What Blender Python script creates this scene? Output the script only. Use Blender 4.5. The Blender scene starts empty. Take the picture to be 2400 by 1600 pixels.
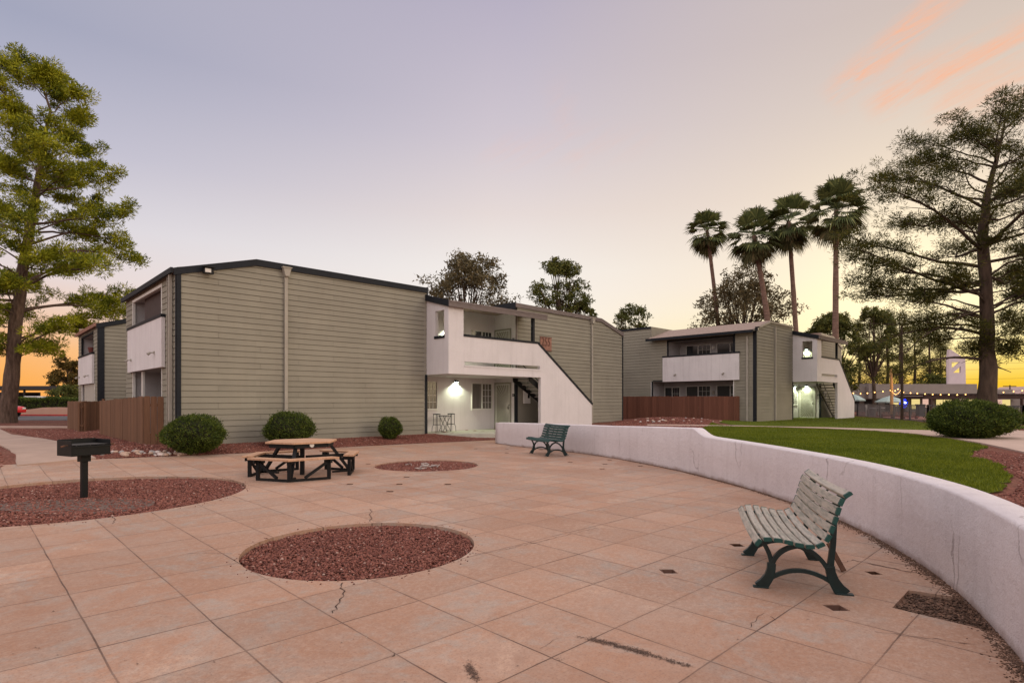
import bpy, math, random
import numpy as np
from mathutils import Vector, Matrix
from mathutils.geometry import tessellate_polygon, delaunay_2d_cdt

S = bpy.context.scene
COL = S.collection
R = math.radians
F, CZ, U0, V0 = 1340.0, 1.55, 1200.0, 940.0

# ------------------------------------------------------------------ helpers
def P(u, v, y):
    return Vector(((u - U0) / F * y, y, CZ - (v - V0) / F * y))

def lin(c):
    o = []
    for x in c[:3]:
        x = x / 255.0
        o.append(x / 12.92 if x <= 0.04045 else ((x + 0.055) / 1.055) ** 2.4)
    return (o[0], o[1], o[2], 1.0)

def col4(c):
    return (c[0], c[1], c[2], 1.0)

class MB:
    def __init__(self):
        self.v = []; self.f = []; self.m = []; self.mi = 0
    def add(self, vs, fs):
        b = len(self.v)
        self.v += [tuple(x) for x in vs]
        for f in fs:
            self.f.append(tuple(b + i for i in f)); self.m.append(self.mi)
    def box(self, x0, x1, y0, y1, z0, z1, M=None):
        vs = [Vector((x, y, z)) for z in (z0, z1) for y in (y0, y1) for x in (x0, x1)]
        if M is not None: vs = [M @ p for p in vs]
        self.add(vs, [(0, 2, 3, 1), (4, 5, 7, 6), (0, 1, 5, 4), (2, 6, 7, 3), (0, 4, 6, 2), (1, 3, 7, 5)])
    def bar(self, a, b, w, h, up=(0, 0, 1)):
        a = Vector(a); b = Vector(b); d = (b - a); L = d.length
        if L < 1e-6: return
        d.normalize(); up = Vector(up)
        if abs(d.dot(up)) > 0.98: up = Vector((1, 0, 0)) if abs(d.x) < 0.9 else Vector((0, 1, 0))
        s = d.cross(up).normalized(); t = s.cross(d).normalized()
        vs = []
        for p in (a, b):
            for (i, j) in ((-1, -1), (1, -1), (1, 1), (-1, 1)):
                vs.append(p + s * (i * w / 2) + t * (j * h / 2))
        self.add(vs, [(0, 1, 2, 3), (7, 6, 5, 4), (0, 4, 5, 1), (1, 5, 6, 2), (2, 6, 7, 3), (3, 7, 4, 0)])
    def tube(self, pts, rad, n=8, cap=True):
        pts = [Vector(p) for p in pts]
        if not hasattr(rad, '__len__'): rad = [rad] * len(pts)
        vs = []; fs = []
        prev = None
        for i, p in enumerate(pts):
            d = (pts[min(i + 1, len(pts) - 1)] - pts[max(i - 1, 0)])
            if d.length < 1e-9: d = Vector((0, 0, 1))
            d.normalize()
            if prev is None:
                s = d.cross(Vector((0, 0, 1)))
                if s.length < 0.05: s = d.cross(Vector((1, 0, 0)))
            else:
                s = prev - d * prev.dot(d)
            s.normalize(); prev = s; t = d.cross(s)
            for k in range(n):
                a = 2 * math.pi * k / n
                vs.append(p + (s * math.cos(a) + t * math.sin(a)) * rad[i])
        for i in range(len(pts) - 1):
            for k in range(n):
                k2 = (k + 1) % n
                fs.append((i * n + k, i * n + k2, (i + 1) * n + k2, (i + 1) * n + k))
        if cap:
            fs.append(tuple(range(n - 1, -1, -1))); b = (len(pts) - 1) * n
            fs.append(tuple(b + k for k in range(n)))
        self.add(vs, fs)
    def lathe(self, prof, n=16, c=(0, 0, 0)):
        c = Vector(c); vs = []; fs = []
        for (r, z) in prof:
            for k in range(n):
                a = 2 * math.pi * k / n
                vs.append(c + Vector((r * math.cos(a), r * math.sin(a), z)))
        for i in range(len(prof) - 1):
            for k in range(n):
                k2 = (k + 1) % n
                fs.append((i * n + k, i * n + k2, (i + 1) * n + k2, (i + 1) * n + k))
        fs.append(tuple(range(n - 1, -1, -1))); b = (len(prof) - 1) * n
        fs.append(tuple(b + k for k in range(n)))
        self.add(vs, fs)
    def prism(self, outer, fn, d0, d1, holes=()):
        """outline in 2D, fn(a,b,d)->3D point, extruded from d0 to d1"""
        loops = [list(outer)] + [list(h) for h in holes]
        flat = [p for l in loops for p in l]
        tris = tessellate_polygon([[Vector((p[0], p[1], 0)) for p in l] for l in loops])
        n = len(flat)
        vs = [fn(p[0], p[1], d0) for p in flat] + [fn(p[0], p[1], d1) for p in flat]
        fs = []
        for t in tris:
            fs.append((t[0], t[1], t[2])); fs.append((n + t[2], n + t[1], n + t[0]))
        b = 0
        for l in loops:
            for i in range(len(l)):
                j = (i + 1) % len(l)
                fs.append((b + i, b + j, n + b + j, n + b + i))
            b += len(l)
        self.add(vs, fs)
    def build(self, name, mats, parent=None, smooth=False, bevel=0.0):
        me = bpy.data.meshes.new(name)
        me.from_pydata(self.v, [], self.f)
        if not isinstance(mats, (list, tuple)): mats = [mats]
        for m in mats: me.materials.append(m)
        me.polygons.foreach_set('material_index', self.m)
        if smooth: me.polygons.foreach_set('use_smooth', [True] * len(self.f))
        import bmesh
        bm = bmesh.new(); bm.from_mesh(me)
        bmesh.ops.recalc_face_normals(bm, faces=bm.faces)
        bm.to_mesh(me); bm.free()
        o = bpy.data.objects.new(name, me); COL.objects.link(o)
        if parent is not None: o.parent = parent
        if bevel > 0:
            b = o.modifiers.new('bevel', 'BEVEL'); b.width = bevel; b.segments = 2
            b.limit_method = 'ANGLE'; b.angle_limit = R(40)
        return o

def np_mesh(name, V, Fq, mat, parent=None, smooth=False):
    V = np.asarray(V, dtype=np.float32); Fq = np.asarray(Fq, dtype=np.int32)
    k = Fq.shape[1]; n = len(Fq)
    me = bpy.data.meshes.new(name)
    me.vertices.add(len(V)); me.vertices.foreach_set('co', V.ravel())
    me.loops.add(n * k); me.loops.foreach_set('vertex_index', Fq.ravel())
    me.polygons.add(n)
    me.polygons.foreach_set('loop_start', np.arange(0, n * k, k, dtype=np.int32))
    me.polygons.foreach_set('loop_total', np.full(n, k, dtype=np.int32))
    if smooth: me.polygons.foreach_set('use_smooth', np.ones(n, dtype=bool))
    me.materials.append(mat)
    me.update(calc_edges=True); me.validate()
    o = bpy.data.objects.new(name, me); COL.objects.link(o)
    if parent is not None: o.parent = parent
    return o

def empty(name, loc=(0, 0, 0), rz=0.0):
    o = bpy.data.objects.new(name, None); COL.objects.link(o)
    o.location = loc; o.rotation_euler = (0, 0, rz); o.empty_display_size = 0.3
    return o

def tag(o, label=None, cat=None, group=None, kind=None):
    if label: o['label'] = label
    if cat: o['category'] = cat
    if group: o['group'] = group
    if kind: o['kind'] = kind
    return o

def copy_tree(o, parent=None):
    c = o.copy(); COL.objects.link(c)
    if parent is not None: c.parent = parent
    for ch in list(o.children): copy_tree(ch, c)
    return c

# ------------------------------------------------------------------ materials
class NT:
    def __init__(self, name):
        self.m = bpy.data.materials.new(name); self.m.use_nodes = True
        self.t = self.m.node_tree; self.t.nodes.clear()
        self.out = self.n('ShaderNodeOutputMaterial')
    def n(self, typ, **kw):
        nd = self.t.nodes.new(typ)
        for k, v in kw.items(): setattr(nd, k, v)
        return nd
    def l(self, a, b): self.t.links.new(a, b)
    def val(self, sock, v):
        if hasattr(v, 'bl_idname') or isinstance(v, bpy.types.NodeSocket): self.l(v, sock)
        else: sock.default_value = v
    def math(self, op, a, b=None, c=None, clamp=False):
        nd = self.n('ShaderNodeMath', operation=op, use_clamp=clamp)
        for i, x in enumerate((a, b, c)):
            if x is not None: self.val(nd.inputs[i], x)
        return nd.outputs[0]
    def mix(self, f, a, b, blend='MIX'):
        nd = self.n('ShaderNodeMix', data_type='RGBA', blend_type=blend)
        self.val(nd.inputs[0], f); self.val(nd.inputs[6], a); self.val(nd.inputs[7], b)
        return nd.outputs[2]
    def noise(self, scale, detail=4, rough=0.55, vec=None, dist=0.0):
        nd = self.n('ShaderNodeTexNoise')
        nd.inputs['Scale'].default_value = scale; nd.inputs['Detail'].default_value = detail
        nd.inputs['Roughness'].default_value = rough; nd.inputs['Distortion'].default_value = dist
        self.l(vec if vec is not None else self.obj(), nd.inputs['Vector'])
        return nd.outputs[0]
    def obj(self):
        if not hasattr(self, '_o'): self._o = self.n('ShaderNodeTexCoord').outputs['Object']
        return self._o
    def scaled(self, s, rz=0.0, loc=(0, 0, 0), vec=None):
        nd = self.n('ShaderNodeMapping')
        nd.inputs['Scale'].default_value = s; nd.inputs['Rotation'].default_value = (0, 0, rz)
        nd.inputs['Location'].default_value = loc
        self.l(vec if vec is not None else self.obj(), nd.inputs['Vector'])
        return nd.outputs[0]
    def ramp(self, f, stops):
        nd = self.n('ShaderNodeValToRGB'); e = nd.color_ramp.elements
        while len(e) > 1: e.remove(e[-1])
        e[0].position = stops[0][0]
        for (p, c) in stops[1:]: e.new(p)
        for i, (p, c) in enumerate(stops): e[i].color = c if hasattr(c, '__len__') else (c, c, c, 1)
        self.val(nd.inputs[0], f)
        return nd.outputs[0]
    def island(self):
        return self.n('ShaderNodeNewGeometry').outputs['Random Per Island']
    def bump(self, h, strength=0.3, dist=0.01):
        nd = self.n('ShaderNodeBump')
        nd.inputs['Strength'].default_value = strength; nd.inputs['Distance'].default_value = dist
        self.l(h, nd.inputs['Height'])
        return nd.outputs[0]
    def finish(self, color, rough=0.8, normal=None, spec=0.3, metal=0.0, emit=None, estr=0.0, transl=None):
        p = self.n('ShaderNodeBsdfPrincipled')
        self.val(p.inputs['Base Color'], color); self.val(p.inputs['Roughness'], rough)
        self.val(p.inputs['Specular IOR Level'], spec); self.val(p.inputs['Metallic'], metal)
        if normal is not None: self.l(normal, p.inputs['Normal'])
        if emit is not None:
            self.val(p.inputs['Emission Color'], emit); self.val(p.inputs['Emission Strength'], estr)
        if transl:
            tr = self.n('ShaderNodeBsdfTranslucent'); self.val(tr.inputs[0], color)
            mx = self.n('ShaderNodeMixShader'); mx.inputs[0].default_value = transl
            self.l(p.outputs[0], mx.inputs[1]); self.l(tr.outputs[0], mx.inputs[2])
            self.l(mx.outputs[0], self.out.inputs[0])
        else:
            self.l(p.outputs[0], self.out.inputs[0])
        return self.m

def plain(name, c, rough=0.7, var=0.12, scale=4.0, bump=0.15, bscale=60.0, bdist=0.004, spec=0.3, metal=0.0, stretch=None, island=0.0):
    t = NT(name); c = col4(c)
    vec = t.scaled(stretch) if stretch else t.obj()
    n = t.noise(scale, 5, 0.6, vec)
    f = t.ramp(n, [(0.3, 0.0), (0.7, 1.0)])
    lo = tuple(x * (1 - var) for x in c[:3]) + (1,); hi = tuple(min(1, x * (1 + var)) for x in c[:3]) + (1,)
    cc = t.mix(f, lo, hi)
    if island:
        g = t.ramp(t.island(), [(0, 1 - island), (1, 1 + island)])
        cc = t.mix(1.0, cc, g, 'MULTIPLY')
    nm = t.bump(t.noise(bscale, 4, 0.6, vec), bump, bdist) if bump else None
    return t.finish(cc, rough, nm, spec, metal)

def emis(name, c, s):
    t = NT(name)
    return t.finish((0.02, 0.02, 0.02, 1), 0.5, emit=col4(c), estr=s)

M = {}
def m_siding():
    t = NT('lap_siding')
    base = t.mix(t.ramp(t.noise(0.8, 3), [(0.3, 0.0), (0.7, 1.0)]), (0.232, 0.214, 0.168, 1), (0.270, 0.250, 0.196, 1))
    g = t.ramp(t.island(), [(0, 0.955), (1, 1.04)])
    base = t.mix(1.0, base, g, 'MULTIPLY')
    grain = t.noise(30, 5, 0.6, t.scaled((1, 1, 9)))
    streak = t.noise(1.3, 4, 0.6, t.scaled((3, 3, 0.25)))
    base = t.mix(t.math('MULTIPLY', t.ramp(streak, [(0.5, 0.0), (0.8, 1.0)]), 0.22), base, (0.20, 0.165, 0.125, 1))
    return t.finish(base, 0.75, t.bump(grain, 0.25, 0.004), 0.25)
M['siding'] = m_siding()

def m_stucco(name, c, dirt=0.35, streakc=(0.42, 0.38, 0.37, 1)):
    t = NT(name); c = col4(c)
    n1 = t.noise(1.1, 5, 0.6)
    cc = t.mix(t.ramp(n1, [(0.35, 0.0), (0.75, 1.0)]), c, tuple(x * 0.9 for x in c[:3]) + (1,))
    st = t.noise(1.8, 5, 0.65, t.scaled((3.5, 3.5, 0.22)))
    cc = t.mix(t.math('MULTIPLY', t.ramp(st, [(0.5, 0.0), (0.78, 1.0)]), dirt), cc, streakc)
    fine = t.noise(90, 4, 0.6); co = t.noise(9, 4, 0.6)
    h = t.math('ADD', fine, t.math('MULTIPLY', co, 1.2))
    return t.finish(cc, 0.88, t.bump(h, 0.6, 0.011), 0.2)
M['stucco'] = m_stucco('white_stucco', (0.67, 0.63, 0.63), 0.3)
M['panel'] = m_stucco('weathered_white_panel', (0.70, 0.66, 0.655), 0.5)
M['wall_stucco'] = m_stucco('retaining_stucco', (0.66, 0.60, 0.60), 0.45, (0.43, 0.37, 0.37, 1))
def m_retaining():
    t = NT('retaining_wall_stucco'); c = (0.655, 0.595, 0.60, 1)
    sep = t.n('ShaderNodeSeparateXYZ'); t.l(t.obj(), sep.inputs[0])
    cc = t.mix(t.ramp(t.noise(.8, 5, .65), [(.35, 0.0), (.7, 1.0)]), c, (0.585, 0.525, 0.53, 1))
    cc = t.mix(t.math('MULTIPLY', t.ramp(t.noise(5, 6, .7), [(.5, 0.0), (.7, 1.0)]), .25), cc, (0.50, 0.44, 0.44, 1))
    st = t.noise(1.5, 5, .65, t.scaled((3.5, 3.5, .25)))
    cc = t.mix(t.math('MULTIPLY', t.ramp(st, [(.5, 0.0), (.75, 1.0)]), .3), cc, (.45, .39, .39, 1))
    foot = t.math('SUBTRACT', 1.0, t.math('DIVIDE', t.math('ADD', sep.outputs[2], t.math('MULTIPLY', t.math('SUBTRACT', t.noise(4, 5, .7), .5), .16)), .075), clamp=True)
    cc = t.mix(t.math('MULTIPLY', foot, .75), cc, (.26, .16, .12, 1))      # soil splashed up by rain
    vo = t.n('ShaderNodeTexVoronoi', feature='DISTANCE_TO_EDGE'); vo.inputs['Scale'].default_value = .55
    wv = t.n('ShaderNodeVectorMath', operation='ADD'); sc = t.scaled((1.6, 1.6, .35)); t.l(sc, wv.inputs[0])
    nv = t.n('ShaderNodeTexNoise'); nv.inputs['Scale'].default_value = 3.5; nv.inputs['Detail'].default_value = 5; t.l(t.obj(), nv.inputs['Vector'])
    sv = t.n('ShaderNodeVectorMath', operation='SCALE'); t.l(nv.outputs['Color'], sv.inputs[0]); sv.inputs['Scale'].default_value = .22; t.l(sv.outputs[0], wv.inputs[1]); t.l(wv.outputs[0], vo.inputs['Vector'])
    hair = t.math('MULTIPLY', t.math('LESS_THAN', vo.outputs['Distance'], .0042), t.ramp(t.noise(.9, 3), [(.5, 0.0), (.6, 1.0)]))
    cc = t.mix(t.math('MULTIPLY', hair, .55), cc, (.25, .2, .19, 1))
    chip = t.ramp(t.noise(7, 5, .75, t.scaled((1, 1, 1), 0, (5, 2, 1))), [(.70, 0.0), (.72, 1.0)])
    cc = t.mix(t.math('MULTIPLY', chip, .5), cc, (.42, .35, .33, 1))
    h = t.math('ADD', t.math('ADD', t.noise(85, 4, .65), t.math('MULTIPLY', t.noise(14, 5, .65), 1.8)), t.math('MULTIPLY', hair, -1.5))
    return t.finish(cc, .9, t.bump(h, .75, .012), .2)
M['wall_stucco'] = m_retaining()
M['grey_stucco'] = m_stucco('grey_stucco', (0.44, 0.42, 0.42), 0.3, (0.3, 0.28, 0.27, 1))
M['trim'] = plain('dark_trim', (0.013, 0.015, 0.019), 0.65, 0.15, spec=0.2)
M['fascia_brown'] = plain('weathered_fascia', (0.16, 0.13, 0.12), 0.8, 0.2, stretch=(1, 1, 6))
M['shingle'] = plain('roof_shingle', (0.30, 0.22, 0.18), 0.9, 0.2, 8, 0.5, 40, 0.01)
M['pipe'] = plain('painted_pipe', (0.33, 0.30, 0.25), 0.6, 0.08)
M['frame_white'] = plain('white_frame', (0.66, 0.64, 0.60), 0.5, 0.06)
M['black'] = plain('black_metal', (0.006, 0.006, 0.0065), 0.55, 0.3, 12, 0.3, 40, 0.003, spec=0.22)
M['dark_inside'] = plain('dark_interior', (0.03, 0.026, 0.026), 0.8, 0.2)
M['shade'] = plain('brown_shade_cloth', (0.075, 0.055, 0.05), 0.85, 0.1)
M['curtain'] = plain('curtain', (0.40, 0.37, 0.32), 0.9, 0.2, 3, stretch=(12, 12, 0.3))
M['concrete'] = plain('porch_concrete', (0.42, 0.40, 0.33), 0.85, 0.12, 3, 0.3, 80)
M['door'] = plain('door_paint', (0.27, 0.26, 0.21), 0.6, 0.06)
M['grille'] = plain('white_grille', (0.62, 0.60, 0.54), 0.5, 0.05)
M['rust'] = plain('rusty_copper_sign', (0.27, 0.135, 0.095), 0.7, 0.35, 5, 0.3, 40)
M['sign_digit'] = plain('sign_digit', (0.13, 0.055, 0.04), 0.6, 0.2)

def m_glass():
    t = NT('window_glass')
    return t.finish((0.035, 0.038, 0.042, 1), 0.08, None, 0.8)
M['glass'] = m_glass()

def m_wood(name, a, b, rough=0.8):
    t = NT(name)
    g = t.noise(6, 6, 0.65, t.scaled((5, 5, 0.35)))
    cc = t.mix(t.ramp(g, [(0.25, 0.0), (0.75, 1.0)]), col4(a), col4(b))
    cc = t.mix(1.0, cc, t.ramp(t.island(), [(0, 0.78), (1, 1.2)]), 'MULTIPLY')
    return t.finish(cc, rough, t.bump(g, 0.4, 0.005), 0.2)
M['fence'] = m_wood('fence_wood', (0.12, 0.06, 0.034), (0.205, 0.108, 0.062))
M['fence_dark'] = m_wood('fence_painted_brown', (0.13, 0.052, 0.032), (0.17, 0.072, 0.046))
M['bark'] = plain('bark', (0.125, 0.082, 0.06), 0.95, 0.5, 3.5, 1.0, 14, 0.06, stretch=(2.5, 2.5, 0.6))
M['bark_palm'] = plain('palm_bark', (0.20, 0.125, 0.095), 0.95, 0.4, 6, 0.9, 12, 0.04, stretch=(0.6, 0.6, 3))
M['bark_dark'] = plain('bark_dark', (0.075, 0.05, 0.035), 0.95, 0.4, 3, 0.8, 14, 0.05, stretch=(2.5, 2.5, 0.6))

def m_leaf(name, a, b, c=None, transl=0.35, scale=1.2):
    t = NT(name)
    n = t.ramp(t.noise(scale, 3), [(0.35, 0.0), (0.65, 1.0)])
    cc = t.mix(n, col4(a), col4(b))
    if c: cc = t.mix(t.ramp(t.island(), [(0.7, 0.0), (1.0, 0.8)]), cc, col4(c))
    cc = t.mix(1.0, cc, t.ramp(t.island(), [(0, 0.7), (1, 1.3)]), 'MULTIPLY')
    return t.finish(cc, 0.7, None, 0.2, transl=transl)
M['pine_l'] = m_leaf('pine_needles_light_shade', (0.30, 0.31, 0.012), (0.085, 0.12, 0.010), (0.42, 0.38, 0.03), 0.22, 0.75)  # noise paints bright and shadowed clumps into the needle colour
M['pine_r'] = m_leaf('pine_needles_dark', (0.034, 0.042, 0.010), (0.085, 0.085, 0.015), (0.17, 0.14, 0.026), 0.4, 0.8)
M['euc'] = m_leaf('eucalyptus_leaves', (0.10, 0.08, 0.04), (0.14, 0.115, 0.055), (0.2, 0.15, 0.07), 0.25, 0.5)
M['mid'] = m_leaf('tree_leaves', (0.075, 0.09, 0.025), (0.11, 0.12, 0.025), (0.2, 0.18, 0.04), 0.3, 0.4)
M['gold'] = m_leaf('small_tree_leaves', (0.13, 0.085, 0.02), (0.09, 0.07, 0.015), (0.2, 0.12, 0.03), 0.4, 0.6)
M['shrub'] = m_leaf('shrub_leaves', (0.045, 0.070, 0.012), (0.07, 0.100, 0.014), (0.15, 0.17, 0.028), 0.2, 3)
M['shrub_core'] = plain('shrub_dark_core', (0.018, 0.018, 0.009), 0.95, 0.4, 14, 1.0, 20, 0.05)  # near-black, paints the shade behind the leaves
M['palm_green'] = m_leaf('palm_fronds', (0.075, 0.098, 0.034), (0.12, 0.14, 0.05), (0.22, 0.22, 0.075), 0.2, 0.8)
M['palm_dead'] = m_leaf('palm_dry_fronds', (0.11, 0.095, 0.04), (0.07, 0.08, 0.03), (0.2, 0.14, 0.07), 0.2, 0.8)
M['grass_blade'] = m_leaf('grass_blades', (0.084, 0.115, 0.006), (0.130, 0.158, 0.008), (0.21, 0.22, 0.018), 0.3, 0.7)

def m_stones(name, stops, rough=0.85):
    t = NT(name)
    c = t.ramp(t.island(), stops)
    n = t.noise(40, 3)
    c = t.mix(0.2, c, t.mix(n, (0.05, 0.02, 0.015, 1), (0.4, 0.2, 0.15, 1)))
    return t.finish(c, rough, t.bump(n, 0.3, 0.003), 0.25)
M['gravel'] = m_stones('red_gravel', [(0.0, (0.065, 0.018, 0.013, 1)), (0.35, (0.14, 0.042, 0.030, 1)), (0.7, (0.22, 0.072, 0.050, 1)), (0.965, (0.27, 0.105, 0.072, 1)), (1.0, (0.48, 0.34, 0.28, 1))])
M['cobble'] = m_stones('pale_cobbles', [(0.0, (0.22, 0.15, 0.12, 1)), (0.5, (0.42, 0.30, 0.24, 1)), (1.0, (0.58, 0.46, 0.40, 1))])

def m_ground():
    t = NT('red_gravel_ground')
    vo = t.n('ShaderNodeTexVoronoi'); vo.inputs['Scale'].default_value = 26; t.l(t.obj(), vo.inputs['Vector'])
    c = t.ramp(vo.outputs['Color'], [(0.0, (0.06, 0.018, 0.013, 1)), (0.5, (0.15, 0.048, 0.034, 1)), (0.85, (0.22, 0.08, 0.058, 1)), (1.0, (0.45, 0.3, 0.25, 1))])
    big = t.ramp(t.noise(0.25, 4), [(0.35, 0.0), (0.7, 1.0)])
    c = t.mix(t.math('MULTIPLY', big, 0.45), c, (0.22, 0.13, 0.085, 1))
    return t.finish(c, 0.95, t.bump(vo.outputs['Distance'], 0.8, 0.02), 0.15)
M['ground'] = m_ground()
M['soil'] = plain('bare_soil', (0.15, 0.085, 0.058), 0.95, 0.35, 5, 1.0, 24, 0.02)
M['ash'] = plain('ashy_dirt', (0.125, 0.085, 0.068), 0.95, 0.35, 9, 1.0, 30, 0.015)

def m_lawn():
    t = NT('lawn_turf')
    n = t.ramp(t.noise(1.6, 5, 0.65), [(0.3, 0.0), (0.7, 1.0)])
    c = t.mix(n, (0.072, 0.100, 0.006, 1), (0.115, 0.140, 0.008, 1))
    f = t.noise(60, 4, 0.7)
    c = t.mix(t.ramp(f, [(0.45, 0.0), (0.75, 1.0)]), c, (0.055, 0.075, 0.007, 1))
    mott = t.ramp(t.noise(0.35, 4, 0.6, t.scaled((1, 2.2, 1))), [(0.45, 0.0), (0.72, 1.0)])
    c = t.mix(t.math('MULTIPLY', mott, 0.4), c, (0.12, 0.135, 0.022, 1))
    return t.finish(c, 0.9, t.bump(f, 0.9, 0.03), 0.15)
M['lawn'] = m_lawn()
M['asphalt'] = plain('asphalt', (0.085, 0.08, 0.082), 0.9, 0.2, 2, 0.4, 60)
M['walk'] = plain('path_concrete', (0.44, 0.32, 0.26), 0.85, 0.15, 1.2, 0.4, 60)
M['kerb_red'] = plain('red_kerb_paint', (0.38, 0.04, 0.035), 0.7, 0.2)
M['tan_wall'] = m_stucco('tan_stucco', (0.50, 0.32, 0.24), 0.2)

def m_plaza():
    t = NT('stained_concrete_paving')
    sep = t.n('ShaderNodeSeparateXYZ'); t.l(t.obj(), sep.inputs[0])
    wob = t.math('MULTIPLY', t.math('SUBTRACT', t.noise(1.3, 3), 0.5), 0.022)
    lines = []; cells = []
    for ax, off, sp_ in ((0, 0.154, .648), (1, 0.116, .692)):
        c = t.math('ADD', t.math('ADD', sep.outputs[ax], wob), off + sp_ * 100)
        k = t.math('DIVIDE', c, sp_)
        fr = t.math('FRACT', k); d = t.math('ABSOLUTE', t.math('SUBTRACT', fr, 0.5))
        lines.append(t.math('MULTIPLY', t.math('SUBTRACT', 0.5, d), sp_))   # metres to nearest joint
        cells.append(t.math('FLOOR', k))
    strong = t.math('GREATER_THAN', t.math('FRACT', t.math('MULTIPLY', cells[0], 0.5)), -1)
    dmin = t.math('MINIMUM', lines[0], lines[1])
    jn = t.math('MULTIPLY', t.ramp(t.noise(2.2, 4), [(0.3, 0.0), (0.7, 1.0)]), 0.0025)
    w = t.math('ADD', jn, 0.0016)
    joint = t.math('SUBTRACT', 1.0, t.math('DIVIDE', t.math('SUBTRACT', dmin, w), 0.0035), clamp=True)
    soft = t.math('SUBTRACT', 1.0, t.math('DIVIDE', dmin, 0.035), clamp=True)
    comb = t.n('ShaderNodeCombineXYZ'); t.l(cells[0], comb.inputs[0]); t.l(cells[1], comb.inputs[1])
    wn = t.n('ShaderNodeTexWhiteNoise', noise_dimensions='2D'); t.l(comb.outputs[0], wn.inputs['Vector'])
    cell = wn.outputs['Value']
    n_big = t.noise(0.28, 5, 0.6); n_mid = t.noise(1.4, 6, 0.68, None, 0.6); n_f = t.noise(9, 6, 0.7, t.scaled((0.45, 1.4, 1)))
    n_sp = t.noise(70, 3, 0.6)
    c = t.mix(t.ramp(n_big, [(0.3, 0.0), (0.7, 1.0)]), (0.345, 0.185, 0.115, 1), (0.415, 0.245, 0.162, 1))
    c = t.mix(t.math('MULTIPLY', t.ramp(n_mid, [(0.44, 0.0), (0.66, 1.0)]), 0.8), c, (0.375, 0.262, 0.20, 1))
    wear = t.math('MULTIPLY', t.ramp(t.noise(0.75, 6, 0.72, None, 1.2), [(0.49, 0.0), (0.56, 1.0)]), t.ramp(t.noise(5, 6, 0.75), [(0.4, 0.0), (0.62, 1.0)]))
    c = t.mix(t.math('MULTIPLY', wear, 0.75), c, (0.335, 0.285, 0.24, 1))
    peel = t.math('MULTIPLY', t.ramp(t.noise(0.6, 6, 0.7, t.scaled((1, 1, 1), 0, (9, 4, 0)), 0.8), [(0.56, 0.0), (0.62, 1.0)]), t.ramp(t.noise(14, 6, 0.8), [(0.42, 0.0), (0.6, 1.0)]))
    c = t.mix(t.math('MULTIPLY', peel, 0.6), c, (0.52, 0.35, 0.25, 1))
    c = t.mix(t.math('MULTIPLY', t.ramp(n_f, [(0.5, 0.0), (0.8, 1.0)]), 0.35), c, (0.27, 0.15, 0.10, 1))
    c = t.mix(1.0, c, t.ramp(cell, [(0, 0.88), (1, 1.08)]), 'MULTIPLY')
    c = t.mix(t.math('MULTIPLY', t.ramp(n_sp, [(0.50, 0.0), (0.68, 1.0)]), 0.48), c, (0.19, 0.11, 0.08, 1))
    c = t.mix(t.math('MULTIPLY', t.ramp(t.noise(24, 6, 0.8), [(0.48, 0.0), (0.60, 1.0)]), t.ramp(n_big, [(0.35, 0.2), (0.6, 0.7)])), c, (0.45, 0.315, 0.24, 1))
    c = t.mix(t.math('MULTIPLY', t.ramp(t.noise(6.5, 6, 0.8, None, 0.8), [(0.5, 0.0), (0.7, 1.0)]), 0.42), c, (0.26, 0.145, 0.095, 1))
    c = t.mix(t.math('MULTIPLY', soft, t.math('MULTIPLY', t.ramp(n_mid, [(0.3, 0.2), (0.7, 1.0)]), 0.22)), c, (0.2, 0.12, 0.08, 1))
    c = t.mix(t.math('MULTIPLY', joint, t.ramp(t.noise(1.1, 4), [(0.35, 0.3), (0.65, 0.85)])), c, (0.075, 0.042, 0.03, 1))
    # a few dark stains of their own shape
    spots = t.ramp(t.noise(3.2, 4, 0.7, t.scaled((1, 1, 1), 0, (3, 7, 0))), [(0.70, 0.0), (0.76, 1.0)])
    c = t.mix(t.math('MULTIPLY', spots, 0.35), c, (0.10, 0.065, 0.05, 1))
    h = t.math('ADD', t.math('MULTIPLY', n_sp, 0.2), t.math('MULTIPLY', n_mid, 0.3))
    h = t.math('SUBTRACT', h, t.math('MULTIPLY', joint, 1.2))
    rough = t.ramp(n_mid, [(0.3, 0.62), (0.7, 0.85)])
    return t.finish(c, rough, t.bump(h, 0.5, 0.006), 0.25)
M['plaza'] = m_plaza()

def m_bench(name, top, under, worn):
    t = NT(name)
    g = t.n('ShaderNodeNewGeometry')
    n = t.noise(14, 6, 0.7, t.scaled((0.4, 3, 3)))
    wornf = t.math('MULTIPLY', t.ramp(n, [(0.32, 0.35), (0.55, 1.0)]), worn)
    sep = t.n('ShaderNodeSeparateXYZ'); t.l(t.obj(), sep.inputs[0])
    endm = t.math('LESS_THAN', t.math('ABSOLUTE', sep.outputs[0]), 0.735)       # ends keep their paint
    c = t.mix(t.math('MULTIPLY', wornf, endm), col4(under), col4(top))
    return t.finish(c, 0.5, t.bump(n, 0.3, 0.003), 0.4)
M['slat_worn'] = m_bench('sun_worn_slats', (0.40, 0.35, 0.29), (0.008, 0.055, 0.045), 1.0)
M['slat_green'] = m_bench('green_slats', (0.05, 0.08, 0.075), (0.008, 0.045, 0.042), 0.25)
M['bench_iron'] = plain('green_cast_iron', (0.003, 0.018, 0.018), 0.4, 0.35, 10, 0.3, 40, 0.002, spec=0.5)
M['table_wood'] = plain('table_planks', (0.46, 0.27, 0.165), 0.7, 0.2, 5, 0.3, 50, stretch=(1, 6, 1))
M['stick'] = plain('rusty_bar', (0.10, 0.045, 0.025), 0.8, 0.4, 10)

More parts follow.
